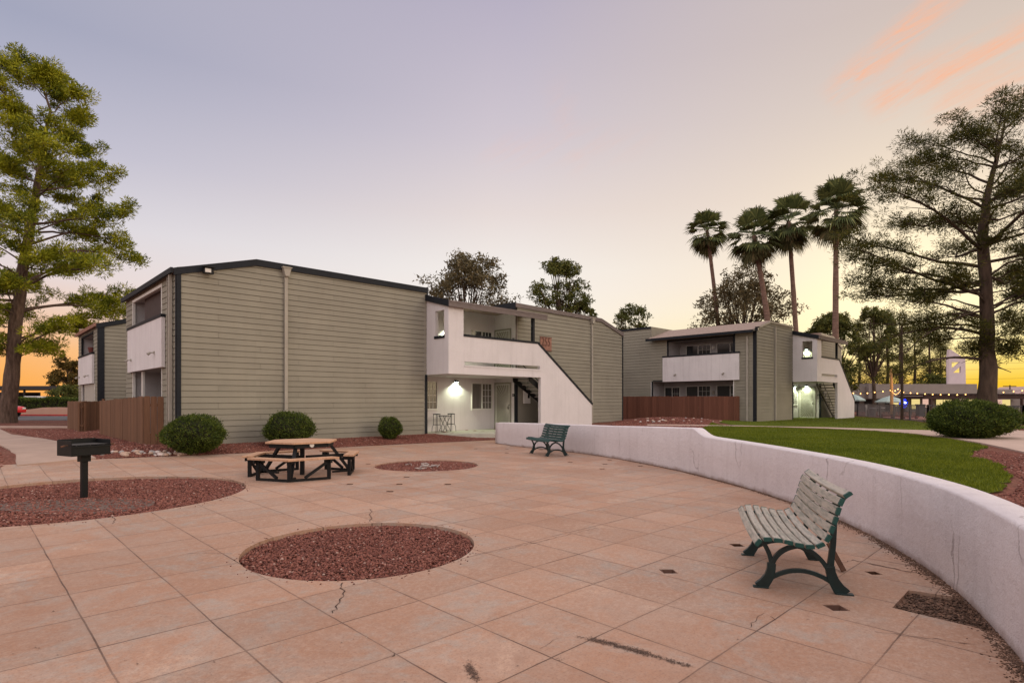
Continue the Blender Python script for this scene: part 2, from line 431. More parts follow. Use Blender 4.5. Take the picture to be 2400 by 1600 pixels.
# ------------------------------------------------------------------ world, sun, camera
d1 = Vector((math.cos(R(44)), math.sin(R(44)), 0)); d2 = Vector((-math.sin(R(44)), math.cos(R(44)), 0))
P0 = Vector((-3.33, 22.3, 0)); ROT = R(44)

def make_world():
    w = bpy.data.worlds.new('World'); S.world = w; w.use_nodes = True
    nt = w.node_tree; nt.nodes.clear()
    t = NT.__new__(NT); t.t = nt; t.m = None
    out = t.n('ShaderNodeOutputWorld'); bg = t.n('ShaderNodeBackground')
    tc = t.n('ShaderNodeTexCoord'); t._o = tc.outputs['Generated']
    sep = t.n('ShaderNodeSeparateXYZ'); t.l(t._o, sep.inputs[0])
    X, Y, Z = sep.outputs
    hl = t.math('SQRT', t.math('ADD', t.math('MULTIPLY', X, X), t.math('ADD', t.math('MULTIPLY', Y, Y), 1e-5)))
    sa = t.math('DIVIDE', X, hl); ca = t.math('DIVIDE', Y, hl)
    L = [(0, (255, 170, 78)), (.03, (254, 178, 92)), (.07, (252, 188, 122)), (.12, (240, 204, 180)), (.17, (231, 215, 213)), (.24, (220, 215, 222)), (.335, (192, 191, 208)), (.46, (164, 167, 189)), (.7, (185, 182, 194)), (1, (205, 198, 200))]
    Cc = [(0, (255, 222, 180)), (.08, (253, 236, 214)), (.15, (250, 242, 234)), (.22, (244, 238, 233)), (.312, (229, 217, 215)), (.42, (207, 198, 208)), (.574, (183, 176, 195)), (.75, (198, 190, 196)), (1, (205, 198, 200))]
    Rr = [(0, (255, 192, 40)), (.04, (255, 211, 62)), (.065, (255, 224, 85)), (.10, (255, 236, 150)), (.14, (253, 233, 178)), (.19, (246, 226, 198)), (.28, (232, 214, 196)), (.4, (215, 199, 187)), (.5, (203, 187, 180)), (.75, (203, 192, 192)), (1, (205, 198, 200))]
    B = [(0, (222, 200, 188)), (.2, (220, 206, 200)), (.5, (210, 202, 204)), (1, (205, 198, 200))]
    def rmp(st): return t.ramp(Z, [(p, lin(c)) for p, c in st])
    rl, rc, rr, rb = rmp(L), rmp(Cc), rmp(Rr), rmp(B)
    fl = t.math('MULTIPLY', t.math('SUBTRACT', -0.04, sa), 1.62, clamp=True)
    fr = t.math('MULTIPLY', t.math('SUBTRACT', sa, 0.02), 1.62, clamp=True)
    c = t.mix(fl, rc, rl); c = t.mix(fr, c, rr)
    # glow of the set sun low on the right
    az, el = R(34.5), R(6)
    gd = Vector((math.sin(az) * math.cos(el), math.cos(az) * math.cos(el), math.sin(el)))
    dp = t.n('ShaderNodeVectorMath', operation='DOT_PRODUCT'); t.l(t._o, dp.inputs[0]); dp.inputs[1].default_value = gd
    glow = t.math('POWER', t.math('MAXIMUM', dp.outputs['Value'], 0.0), 75.0)
    glow2 = t.math('POWER', t.math('MAXIMUM', dp.outputs['Value'], 0.0), 8.0)
    lowb = t.math('MULTIPLY', t.math('SUBTRACT', Z, 0.025), 13.0, clamp=True)
    glow = t.math('MULTIPLY', glow, lowb); glow2 = t.math('MULTIPLY', glow2, lowb)
    c = t.mix(t.math('MULTIPLY', glow, 0.8), c, (1.45, 1.22, 0.72, 1))
    c = t.mix(t.math('MULTIPLY', glow2, 0.18), c, (1.15, 0.95, 0.72, 1))
    # thin rose clouds, streaked along one direction high on the right
    mp = t.n('ShaderNodeMapping'); t.l(t._o, mp.inputs[0])
    dirA = Vector(((2010 - U0) / F, 1, (V0 - 262) / F)).normalized(); dirB = Vector(((2400 - U0) / F, 1, (V0 - 40) / F)).normalized(); q = (dirB - dirA).normalized()           # streak direction in the sky
    nrm = Vector((-0.48, -0.78, 0.48)).normalized()
    a_ = t.n('ShaderNodeVectorMath', operation='DOT_PRODUCT'); t.l(t._o, a_.inputs[0]); a_.inputs[1].default_value = q
    side = q.cross(dirA).normalized()
    b_ = t.n('ShaderNodeVectorMath', operation='DOT_PRODUCT'); t.l(t._o, b_.inputs[0]); b_.inputs[1].default_value = side
    cb = t.n('ShaderNodeCombineXYZ'); t.l(t.math('MULTIPLY', a_.outputs['Value'], 8.0), cb.inputs[0]); t.l(t.math('MULTIPLY', b_.outputs['Value'], 52.0), cb.inputs[1])
    nz = t.noise(1.0, 7, 0.62, cb.outputs[0], 0.7)
    fine = t.noise(5.0, 6, 0.7, cb.outputs[0], 0.5)
    # hand-placed bands: (azimuth/elevation segments), soft distance in tangent coordinates
    tx = t.math('DIVIDE', X, t.math('MAXIMUM', Y, 0.05)); tz = t.math('DIVIDE', Z, t.math('MAXIMUM', Y, 0.05))
    def band(u0, v0, u1, v1, wid, s=1.0):
        x0, z0, x1, z1 = (u0 - U0) / F, (V0 - v0) / F, (u1 - U0) / F, (V0 - v1) / F
        dx, dz = x1 - x0, z1 - z0; LL = math.hypot(dx, dz); dx /= LL; dz /= LL
        al = t.math('ADD', t.math('MULTIPLY', t.math('SUBTRACT', tx, x0), dx), t.math('MULTIPLY', t.math('SUBTRACT', tz, z0), dz))
        ac = t.math('SUBTRACT', t.math('MULTIPLY', t.math('SUBTRACT', tx, x0), -dz), t.math('MULTIPLY', t.math('SUBTRACT', tz, z0), -dx))
        ac = t.math('ADD', ac, t.math('MULTIPLY', t.math('SUBTRACT', nz, 0.5), 0.06))
        e0 = t.math('MULTIPLY', al, 16.0, clamp=True); e1 = t.math('MULTIPLY', t.math('SUBTRACT', LL + 0.12, al), 7.0, clamp=True)
        ww = t.math('SUBTRACT', 1.0, t.math('DIVIDE', t.math('ABSOLUTE', ac), wid / F), clamp=True)
        r = t.math('MULTIPLY', t.math('MULTIPLY', e0, e1), ww)
        return t.math('MULTIPLY', r, s)
    bs = t.math('MAXIMUM', band(1925, 245, 2270, -50, 50, 1.0), band(1960, 200, 2215, -30, 26, 1.0))
    bs = t.math('MAXIMUM', bs, band(2010, 262, 2480, 40, 58, 1.0))
    bs = t.math('MAXIMUM', bs, band(2130, 240, 2600, 150, 110, 0.6)); bs = t.math('MAXIMUM', bs, band(2060, 190, 2420, 60, 40, .7))
    bs = t.math('MAXIMUM', bs, band(1370, 430, 1330, 300, 50, 0.22))
    bs = t.math('MAXIMUM', bs, band(1100, 360, 1420, 330, 60, 0.16))
    tex = t.math('MULTIPLY', t.ramp(nz, [(0.38, 0.05), (0.56, 1.0)]), t.ramp(fine, [(0.32, 0.45), (0.62, 1.0)]))
    front = t.math('GREATER_THAN', Y, 0.1)
    cf = t.math('MULTIPLY', t.math('MULTIPLY', bs, tex), front)
    c = t.mix(t.math('MULTIPLY', cf, 0.8), c, lin((255, 186, 148)))
    # behind the camera
    fb = t.math('MULTIPLY', t.math('SUBTRACT', 0.35, ca), 1.4, clamp=True)
    c = t.mix(fb, c, rb)
    # below the horizon
    c = t.mix(t.math('MULTIPLY', t.math('MULTIPLY', Z, -1.0), 40.0, clamp=True), c, (0.25, 0.18, 0.14, 1))
    # the open sky high above and behind is what lights the court
    hi = t.math('MULTIPLY', t.math('SUBTRACT', Z, 0.60), 3.0, clamp=True)
    amp = t.math('ADD', 1.0, t.math('MULTIPLY', t.math('MAXIMUM', hi, t.math('MULTIPLY', fb, 0.55)), 1.75))
    # afterglow along the horizon to the right of the view, over the set sun
    ag = t.math('MULTIPLY', t.math('MULTIPLY', t.math('SUBTRACT', sa, 0.72), 5.0, clamp=True), t.math('SUBTRACT', 1.0, t.math('MULTIPLY', t.math('ABSOLUTE', Z), 2.4), clamp=True))
    c = t.mix(t.math('MULTIPLY', ag, 0.6), c, (1.0, .78, .42, 1))
    amp = t.math('ADD', amp, t.math('MULTIPLY', ag, 2.0))
    nt.links.new(c, bg.inputs[0]); nt.links.new(amp, bg.inputs[1])
    nt.links.new(bg.outputs[0], out.inputs[0])
make_world()

sun = bpy.data.lights.new('sun', 'SUN'); sun.energy = 0.5; sun.angle = R(18); sun.color = (1.0, 0.82, 0.62)
so = bpy.data.objects.new('sun', sun); COL.objects.link(so)
sd = Vector((math.sin(R(105)) * math.cos(R(22)), math.cos(R(105)) * math.cos(R(22)), math.sin(R(22))))
so.rotation_euler = sd.to_track_quat('Z', 'Y').to_euler()

cam = bpy.data.cameras.new('camera'); cam.sensor_width = 36; cam.lens = F / 2400 * 36
cam.shift_y = (V0 - 800) / 2400; cam.clip_end = 5000; cam.clip_start = 0.05
co = bpy.data.objects.new('camera', cam); COL.objects.link(co)
co.location = (0, 0, CZ); co.rotation_euler = (R(90), 0, 0); S.camera = co
S.view_settings.view_transform = 'Standard'; S.view_settings.look = 'None'
S.view_settings.exposure = 0; S.view_settings.gamma = 1

# ------------------------------------------------------------------ terrain
def sm(x):
    x = max(0.0, min(1.0, x)); return x * x * (3 - 2 * x)
def tq(x, y):
    rx, ry = x - P0.x, y - P0.y
    return rx * d1.x + ry * d1.y, -(rx * d2.x + ry * d2.y)
def W(t, q, z=0.0):
    return Vector((P0.x + t * d1.x - q * d2.x, P0.y + t * d1.y - q * d2.y, z))
def h_left(x, y):
    t, q = tq(x, y)
    if q <= 0.2: return 0.27
    if q <= 1.5: return 0.27 - 0.15 * (q - 0.2) / 1.3
    if q <= 6: return 0.12 * ((6 - q) / 4.5) ** 2
    return 0.0
def h_right(x, y):
    m = 0.24 * math.exp(-(((x - 8.6) / 2.6) ** 2 + ((y - 31.2) / 2.6) ** 2))
    return 0.27 + 0.15 * sm(x / 4.0) + m
def Hh(x, y):
    w = sm((x + 0.8) / 1.2)
    return h_left(x, y) * (1 - w) + h_right(x, y) * w

WALL = [(-.6, 20.6, .78), (.58, 19.1, .81), (1.75, 17.6, .83), (2.67, 15.9, .86), (3.35, 14.1, .92), (3.80, 12.6, .965), (3.87, 12.3, .97),
        (3.98, 11.65, .82), (4.18, 10.4, .80), (4.28, 8.95, .79), (4.28, 7.54, .785), (4.08, 6.22, .79), (3.74, 4.97, .80), (3.24, 3.80, .80),
        (2.62, 2.65, .80), (1.8, 1.3, .80), (.9, .1, .80), (-.4, -1.1, .80), (-2.2, -2.1, .80), (-4.5, -2.7, .80)]
def catmull(p, n=8):
    out = []
    for i in range(len(p) - 1):
        a = p[max(i - 1, 0)]; b = p[i]; c = p[i + 1]; d = p[min(i + 2, len(p) - 1)]
        for k in range(n):
            s = k / n
            out.append(tuple(0.5 * (2 * b[j] + (c[j] - a[j]) * s + (2 * a[j] - 5 * b[j] + 4 * c[j] - d[j]) * s * s + (3 * b[j] - a[j] - 3 * c[j] + d[j]) * s ** 3) for j in range(len(b))))
    out.append(tuple(p[-1]))
    return out
wall_xy = catmull([(a, b) for a, b, c in WALL], 6)
wz = [c for a, b, c in WALL]
wall_line = []
for i, (x, y) in enumerate(wall_xy):
    k = min(i // 6, len(wz) - 2); s = i / 6 - k
    wall_line.append((x, y, wz[k] + (wz[k + 1] - wz[k]) * sm(s) if k == 6 else wz[k] + (wz[k + 1] - wz[k]) * s))

edge_tq = [(1.9, 2.35), (1.1, 2.25), (-1.5, 1.95), (-4, 1.75), (-7.5, 1.72), (-9.5, 1.45), (-10.8, 1.32), (-14, 1.4), (-25, 1.5)]
edge_pts = []
for i in range(len(edge_tq) - 1):
    a, b = edge_tq[i], edge_tq[i + 1]
    n = max(1, int(abs(b[0] - a[0]) / 0.5))
    for k in range(n):
        s = k / n; p = W(a[0] + (b[0] - a[0]) * s, a[1] + (b[1] - a[1]) * s); edge_pts.append((p.x, p.y))
p = W(-25, 1.5); edge_pts.append((p.x, p.y))
plaza_poly = []
for i, (x, y, z) in enumerate(reversed(wall_line)):
    plaza_poly.append((x + 0.08 if y < 20.4 else x, y))
plaza_poly = plaza_poly[:-1] + [(-0.55, 20.6), (-0.3, 21.6)] + edge_pts + [(-22, -2), (-16, -5), (-4.6, -4.6)]

def inpoly(x, y, poly):
    c = False; j = len(poly) - 1
    for i in range(len(poly)):
        xi, yi = poly[i]; xj, yj = poly[j]
        if (yi > y) != (yj > y) and x < (xj - xi) * (y - yi) / (yj - yi) + xi: c = not c
        j = i
    return c
def circ(cx, cy, r, n=64, wob=0.0, seed=0, ex=1.0):
    rnd = random.Random(seed); ph = [rnd.uniform(0, 6.28) for _ in range(3)]
    return [(cx + ex * r * math.cos(a) * (1 + wob * (math.sin(2 * a + ph[0]) + .6 * math.sin(3 * a + ph[1]))),
             cy + r * math.sin(a) * (1 + wob * (math.sin(2 * a + ph[0]) + .6 * math.sin(3 * a + ph[1])))) for a in [2 * math.pi * k / n for k in range(n)]]
bed1 = circ(-1.60, 6.12, 1.19, 64, 0.008, 1)
bed2 = circ(-7.05, 9.35, 2.42, 80, 0.012, 2)
bed3 = circ(-2.06, 13.85, 1.22, 48, 0.01, 3)
dirt = [(2.86, 4.30), (3.26, 4.70), (3.50, 4.545), (3.66, 4.45), (3.56, 4.25), (3.30, 3.78)]
PITS = [(1.43, 5.22, .13), (2.44, 4.30, .13), (2.43, 6.17, .12), (3.27, 5.17, .10)]
for (u, v) in ((953, 1117), (936, 1134), (1049.5, 1134), (914, 1151), (820, 1134), (863, 1086.5), (1115, 1051), (1337, 1082.5), (1418, 1087), (1411, 1098), (1188, 1052), (1188, 1061), (1268, 1053.7), (1199, 1045), (1501, 1091.5), (1429, 1078)):
    y = 1.55 * F / (v - V0)
    for _ in range(3): y = (1.55 - h_left((u - U0) / F * y, y)) * F / (v - V0)
    PITS.append(((u - U0) / F * y, y, .125))

def plaza_z(x, y): return h_left(x, y) if x < 2 else 0.0

def cdt_sheet(outer, holes, step, zf, extra=()):
    pts = []; edges = []
    for l in [outer] + list(holes):
        b = len(pts)
        for i, q in enumerate(l): pts.append(Vector(q)); edges.append((b + i, b + (i + 1) % len(l)))
    nb = len(pts)
    xs = [q[0] for q in outer]; ys = [q[1] for q in outer]
    x = min(xs)
    while x < max(xs):
        y = min(ys)
        while y < max(ys):
            if inpoly(x, y, outer) and not any(inpoly(x, y, h) for h in holes): pts.append(Vector((x, y)))
            y += step
        x += step
    vo, eo, fo, *_ = delaunay_2d_cdt(pts, edges, [], 0, 1e-5)
    fs = []
    for f in fo:
        cx = sum(vo[i][0] for i in f) / 3; cy = sum(vo[i][1] for i in f) / 3
        if inpoly(cx, cy, outer) and not any(inpoly(cx, cy, h) for h in holes): fs.append(tuple(f))
    vs = [(q[0], q[1], zf(q[0], q[1])) for q in vo]
    return vs, fs

def to_local(v): # world -> facade frame (object at P0 rotated 44 deg)
    t, q = tq(v[0], v[1]); return (t, -q, v[2])

# plaza
pit_polys = []
for (x, y, s) in PITS:
    h = s / 2; pit_polys.append([(x - h - .01, y + h), (x + h - .01, y + h), (x + h + .005, y - h), (x - h + .005, y - h)])
holes = [bed1, bed2, bed3, dirt] + pit_polys
vs, fs = cdt_sheet(plaza_poly, holes, 0.6, plaza_z)
mb = MB(); mb.add([to_local(v) for v in vs], fs)
for l in holes + [plaza_poly]:
    for i in range(len(l)):
        a, b = l[i], l[(i + 1) % len(l)]
        za, zb = plaza_z(*a), plaza_z(*b)
        mb.add([to_local((a[0], a[1], za)), to_local((b[0], b[1], zb)), to_local((b[0], b[1], zb - .09)), to_local((a[0], a[1], za - .09))], [(0, 1, 2, 3)])
plaza = mb.build('plaza', M['plaza']); plaza.location = P0; plaza.rotation_euler = (0, 0, ROT)
tag(plaza, kind='structure')
# paving normals must look up
for pl in plaza.data.polygons: pass

# ground: fine grid near, coarse far
def axis(lo, hi, mid0, mid1, st):
    a = []
    x = mid0
    while x <= mid1: a.append(x); x += st
    g = st
    x = mid0
    while x > lo: g *= 1.35; x -= g; a.insert(0, x)
    g = st; x = a[-1]
    while x < hi: g *= 1.35; x += g; a.append(x)
    return a
gx = axis(-2500, 2500, -26, 32, 0.4); gy = axis(-1500, 3500, -5, 46, 0.4)
V = []; Fq = []
for y in gy:
    for x in gx:
        low = False
        if -24 < x < 6.2 and -6.5 < y < 24:
            low = inpoly(x, y, plaza_poly)
            if not low and x > -5 and y < 20.9 and (y < 19 or x > -.9):
                k_ = Vector((-2.5 - x, 9 - y)).normalized() * .55
                low = inpoly(x + k_.x, y + k_.y, plaza_poly)
        if low: z = min(plaza_z(x, y), .1) - 0.06
        else:
            z = Hh(x, y) + (0.008 * math.sin(x * 3.1 + y * 2.3) if abs(x) < 30 else 0)
            if 14 < x < 40 and y > 5: pass
        V.append((x, y, z))
nx = len(gx)
for j in range(len(gy) - 1):
    for i in range(nx - 1): Fq.append((j * nx + i, j * nx + i + 1, (j + 1) * nx + i + 1, (j + 1) * nx + i))
ground = np_mesh('ground', V, Fq, M['ground'], smooth=True); tag(ground, kind='structure')

# stones -------------------------------------------------------------
rng = np.random.default_rng(7)
OCT = np.array([(1, 0, 0), (0, 1, 0), (-1, 0, 0), (0, -1, 0), (0, 0, 1), (0, 0, -1)], float)
OF = np.array([(0, 1, 4), (1, 2, 4), (2, 3, 4), (3, 0, 4), (1, 0, 5), (2, 1, 5), (3, 2, 5), (0, 3, 5)])
def stones(name, pts, smin, smax, mat, flat=0.6, parent=None):
    n = len(pts); pts = np.asarray(pts, float)
    sc = rng.uniform(smin, smax, (n, 1, 1)) * np.stack([rng.uniform(.7, 1.3, n), rng.uniform(.7, 1.3, n), rng.uniform(flat * .7, flat * 1.2, n)], 1)[:, None, :]
    v = OCT[None] * (1 + rng.uniform(-.3, .3, (n, 6, 3))) * 1.0 + rng.uniform(-.2, .2, (n, 6, 3))
    v = v * sc
    ang = rng.uniform(0, 6.28, n); tl = rng.uniform(-.5, .5, n)
    ca, sa = np.cos(ang)[:, None], np.sin(ang)[:, None]
    x = v[..., 0] * ca - v[..., 1] * sa; y = v[..., 0] * sa + v[..., 1] * ca; z = v[..., 2]
    ct, st = np.cos(tl)[:, None], np.sin(tl)[:, None]
    y2 = y * ct - z * st; z2 = y * st + z * ct
    v = np.stack([x, y2, z2], -1) + pts[:, None, :]
    Fs = OF[None] + (np.arange(n) * 6)[:, None, None]
    return np_mesh(name, v.reshape(-1, 3), Fs.reshape(-1, 3), mat, parent)
def scatter(poly, n, zf, avoid=(), bias=None):
    xs = [q[0] for q in poly]; ys = [q[1] for q in poly]; out = []
    x0, x1, y0, y1 = min(xs), max(xs), min(ys), max(ys); k = 0
    while len(out) < n and k < n * 12:
        k += 1
        x = x0 + (x1 - x0) * rng.random(); y = y0 + (y1 - y0) * rng.random()
        if bias and rng.random() > bias(x, y): continue
        if inpoly(x, y, poly) and not any(inpoly(x, y, a) for a in avoid): out.append((x, y, zf(x, y)))
    return out
def shrink(l, k):
    cx = sum(q[0] for q in l) / len(l); cy = sum(q[1] for q in l) / len(l)
    return [(cx + (a - cx) * k, cy + (b - cy) * k) for a, b in l]
g = stones('gravel', scatter(shrink(bed1, .985), 11000, lambda x, y: -0.045 + .012 * rng.random()), .010, .021, M['gravel']); tag(g, kind='stuff')
ashp = circ(-6.65, 8.75, .62, 32, .1, 5, 2.1)
g = stones('gravel', scatter(shrink(bed2, .99), 22000, lambda x, y: -0.045 + .012 * rng.random(), bias=lambda x, y: .5 if ((x + 6.75) / 1.25) ** 2 + ((y - 8.75) / .5) ** 2 < 1 else 1), .013, .027, M['gravel']); tag(g, kind='stuff')
g = stones('gravel', scatter(shrink(bed3, .985), 6500, lambda x, y: -0.035 + .012 * rng.random()), .013, .026, M['gravel']); tag(g, kind='stuff')
mb = MB(); mb.prism(ashp, lambda a, b, d: Vector((a, b, d)), -.10, -.036); o = mb.build('ash_patch', M['ash']); tag(o, kind='structure')
mb = MB(); mb.prism(shrink(dirt, 1.02), lambda a, b, d: Vector((a, b, d)), -.10, -.03); o = mb.build('soil_patch', M['soil']); tag(o, kind='structure')
g = stones('leaf_litter', scatter(shrink(dirt, .97), 900, lambda x, y: -.022), .008, .02, plain('dry_litter', (.13, .075, .05), .9, .4, 8, island=.5), .35); tag(g, kind='stuff')
# pale dead stump and root pieces in the far bed
mb = MB(); rr = random.Random(5)
for i in range(16):
    a = rr.uniform(0, 6.28); cx, cy = -2.1 + rr.gauss(0, .22), 13.85 + rr.gauss(0, .35); L = rr.uniform(.06, .16)
    mb.tube([(cx, cy, -.01), (cx + math.cos(a) * L, cy + math.sin(a) * L, rr.uniform(0, .03))], [rr.uniform(.012, .03), .008], 5)
o = mb.build('wood_chips', plain('dead_wood', (.33, .27, .24), .9, .4, 14)); tag(o, kind='stuff')
mb = MB(); mb.lathe([(.1, -.04), (.085, .01), (.06, .022), (.02, .015)], 9, (-2.1, 13.8, 0))
o = mb.build('dead_stump', bpy.data.materials['dead_wood']); tag(o, 'weathered grey stump remains in the small far gravel circle', 'stump')

for (bx_, by_, br_), n_ in (((-1.6, 6.12, 1.19), 90), ((-7.05, 9.35, 2.42), 130), ((-2.06, 13.85, 1.22), 50)):
    pp = []
    for k in range(n_):
        a_ = rng.random() * 6.283; r_ = br_ * (1.012 + abs(rng.normal(0, .045))); pp.append((bx_ + r_ * math.cos(a_), by_ + r_ * math.sin(a_), plaza_z(bx_ + r_ * math.cos(a_), by_ + r_ * math.sin(a_)) + .004))
    g = stones('stray_gravel', pp, .004, .011, M['gravel']); tag(g, kind='stuff')
# gravel strip along the building, left gravel, right gravel, mound
strip = [(W(t, 0.05).x, W(t, 0.05).y) for t in (-8.6, -4, 0, 0.3)] + [(W(t, q).x, W(t, q).y) for t, q in ((1.9, 1.7), (1.9, 2.35), (1.1, 2.22), (-1.5, 1.93), (-4, 1.73), (-7.5, 1.70), (-9.5, 1.43), (-10.6, 1.3), (-10.9, 0.4))]
zz = lambda x, y: Hh(x, y) + .006
g = stones('gravel', scatter(strip, 15000, zz), .014, .03, M['gravel']); tag(g, kind='stuff')
leftg = [(-10.4, 14.1), (-13.7, 17.6), (-15.8, 19.3), (-23, 25.8), (-18, 26.5), (-15.6, 21.6), (-11.2, 17.2), (-9.6, 16.2), (-9.3, 15.0)]
g = stones('gravel', scatter(leftg, 9000, zz), .02, .04, M['gravel']); tag(g, kind='stuff')
leftg2 = [(-11.1, 12.5), (-13.0, 14.5), (-15.3, 16.7), (-19, 19.2), (-22, 14), (-16, 7.6)]
g = stones('gravel', scatter(leftg2, 5000, zz), .02, .04, M['gravel']); tag(g, kind='stuff')
rightg = [(4.6, 3.6), (4.9, 6.2), (4.95, 7.2), (5.68, 6.8), (6.15, 7.0), (7.4, 8.3), (8.2, 9.6), (8.7, 10.5), (9.1, 11.4), (11.0, 13.5), (10.6, 11.8), (8.9, 6.5), (7.8, 3.0)]
g = stones('gravel', scatter(rightg, 16000, zz), .012, .026, M['gravel']); tag(g, kind='stuff')
moundp = [(4.9, 28.2), (6.5, 31.2), (8.2, 34.8), (11.6, 31.4), (9.9, 28.6), (8.2, 24.5), (7.2, 22.2), (5.5, 23.5), (4.6, 26)]
g = stones('gravel', scatter(moundp, 9000, zz), .025, .05, M['gravel']); tag(g, kind='stuff')
# rocks: countable pale cobbles by the corner shrub and on the mound
def rock_mesh(seed):
    r = random.Random(seed); b = MB()
    n = 9; m = 6; vs = []
    for i in range(m + 1):
        th = math.pi * i / m
        for k in range(n):
            a = 2 * math.pi * k / n
            q = 1 + r.uniform(-.16, .16)
            vs.append((math.sin(th) * math.cos(a) * q, math.sin(th) * math.sin(a) * q * .8, math.cos(th) * .55 * q))
    fs = [(i * n + k, i * n + (k + 1) % n, (i + 1) * n + (k + 1) % n, (i + 1) * n + k) for i in range(m) for k in range(n)]
    b.add(vs, fs); return b
cobm = [plain('cobble_%s' % nm, c, .85, .3, 6, .5, 30) for nm, c in (('tan', (.42, .29, .22)), ('grey', (.33, .29, .27)), ('pale', (.55, .46, .42)))]
rocks = [rock_mesh(i).build('cobble', cobm[i % 3], None, True) for i in range(4)]
rr = random.Random(3); n = 0
spots = []
for i in range(42):
    x = rr.uniform(-10.35, -8.5); w = rr.uniform(-.34, .34); y = 14.55 + (x + 10.35) * .42 + w
    spots.append((x, y, rr.uniform(.04, .10), 0))
for i in range(26):
    x = rr.uniform(6.4, 10.9); y = 28.8 + abs(x - 8.6) * .25 + rr.uniform(-.5, 2.0)
    spots.append((x, y, rr.uniform(.04, .10), 1))
for i, (x, y, s, g_) in enumerate(spots):
    o = rocks[i] if i < 4 else rocks[i % 4].copy()
    if i >= 4: COL.objects.link(o)
    o.location = (x, y, Hh(x, y) + s * .25); o.scale = (s, s, s); o.rotation_euler = (rr.uniform(-.3, .3), rr.uniform(-.3, .3), rr.uniform(0, 6.28))
    if g_ == 0: tag(o, 'river cobble in the low pile at the foot of the corner shrub and wooden fence', 'rock', 'cobbles piled beside the corner shrub')
    else: tag(o, 'pale rock scattered on the red gravel mound before the brown fence', 'rock', 'rocks scattered on the gravel mound')

# lawn, path, kerbs, road ---------------------------------------------
lawn1 = [(9.9, 28.4), (8.6, 25.2), (7.6, 23.2), (6.9, 21), (6.0, 18.5), (5.2, 15.5), (4.6, 12.5), (4.6, 9), (4.75, 7.4), (5.1, 7.0), (5.68, 6.9), (6.1, 7.1), (6.6, 7.75), (7.4, 8.4), (7.9, 9.2), (8.3, 9.6), (8.8, 10.5), (9.2, 11.4), (10.2, 12.7), (11.6, 13.9), (12.2, 15.1), (13.0, 17.2), (13.55, 19.5), (13.45, 21.4), (12.4, 23.3), (10.9, 24.7), (9.7, 25.2)]
lawn2 = [(10.4, 28.9), (10.3, 26.1), (11.6, 25.2), (13.4, 24.2), (14.6, 23.0), (15.8, 21.7), (17.4, 23.4), (20.7, 28.3), (22.4, 31.5), (25.2, 41.7), (20, 43), (14, 36)]
lawn3 = [(20.4, 24.2), (21.2, 22.8), (24, 23.5), (40, 28), (40, 31), (24, 26.2)]
def wob_poly(l, amp, seed, step=.25):
    r = random.Random(seed); out = []
    for i in range(len(l)):
        a, b = Vector(l[i]), Vector(l[(i + 1) % len(l)]); n = max(1, int((b - a).length / step))
        for k in range(n):
            q = a.lerp(b, k / n); out.append((q.x + r.gauss(0, amp), q.y + r.gauss(0, amp)))
    return out
lawn_polys = [wob_poly(lawn1, .03, 1), wob_poly(lawn2, .04, 2, .5), wob_poly(lawn3, .05, 3, .6)]
for l in lawn_polys:
    vs, fs = cdt_sheet(l, [], 0.7, lambda x, y: Hh(x, y) + .022)
    mb = MB(); mb.add(vs, fs); o = mb.build('lawn', M['lawn'], smooth=True); tag(o, kind='structure')
    # make sure faces look up
def blades(c, d, L, w, taper=.3):
    n = len(c); r = rng.normal(size=(n, 3)); s = np.cross(d, r); s /= np.linalg.norm(s, axis=1, keepdims=True) + 1e-9
    L = np.asarray(L).reshape(-1, 1); w = np.asarray(w).reshape(-1, 1)
    v = np.stack([c - s * w / 2, c + s * w / 2, c + d * L + s * w / 2 * taper, c + d * L - s * w / 2 * taper], 1)
    f = np.arange(n * 4).reshape(n, 4)
    return v.reshape(-1, 3), f
pts = []
for l, n in ((lawn_polys[0], 150000), (lawn_polys[1], 40000)):
    pts += scatter(l, n, lambda x, y: Hh(x, y) + .015, bias=(lambda x, y: min(1, 9.0 / max(7, y))) if n > 60000 else None)
c = np.array(pts); n = len(c)
d = rng.normal(size=(n, 3)) * .45; d[:, 2] = 1; d /= np.linalg.norm(d, axis=1, keepdims=True)
patch = .5 + .5 * np.sin(c[:, 0] * 1.3 + np.sin(c[:, 1] * .9) * 2) * np.sin(c[:, 1] * 1.1)
v, f = blades(c, d, rng.uniform(.022, .05, n) * (.8 + .5 * patch), rng.uniform(.006, .012, n))
g = np_mesh('grass', v, f, M['grass_blade']); tag(g, kind='stuff')

path_poly = [(6.4, 27.0), (10.2, 25.9), (11.5, 25.0), (13.3, 24.0), (14.4, 22.9), (15.8, 21.5), (17.5, 23.2), (20.4, 28.0), (23.6, 28.5), (20.0, 23.5), (18.5, 20.2), (16.0, 17.6), (14.8, 15.6), (13.6, 13.2), (12.1, 10.8), (10.2, 7.6), (9, 4), (8, 1), (6.8, 1), (7.9, 4.2), (9.1, 7.8), (10.7, 11.6), (11.75, 13.75), (12.35, 15.05), (13.15, 17.2), (13.7, 19.5), (13.6, 21.5), (12.5, 23.45), (11.0, 24.85), (9.8, 25.35), (6.2, 26.2)]
vs, fs = cdt_sheet(path_poly, [], 0.8, lambda x, y: Hh(x, y) + .04)
mb = MB(); mb.add(vs, fs)
for i in range(len(path_poly)):
    a, b = path_poly[i], path_poly[(i + 1) % len(path_poly)]
    mb.add([(a[0], a[1], Hh(*a) + .04), (b[0], b[1], Hh(*b) + .04), (b[0], b[1], Hh(*b) - .05), (a[0], a[1], Hh(*a) - .05)], [(0, 1, 2, 3)])
o = mb.build('path', M['walk']); tag(o, kind='structure')
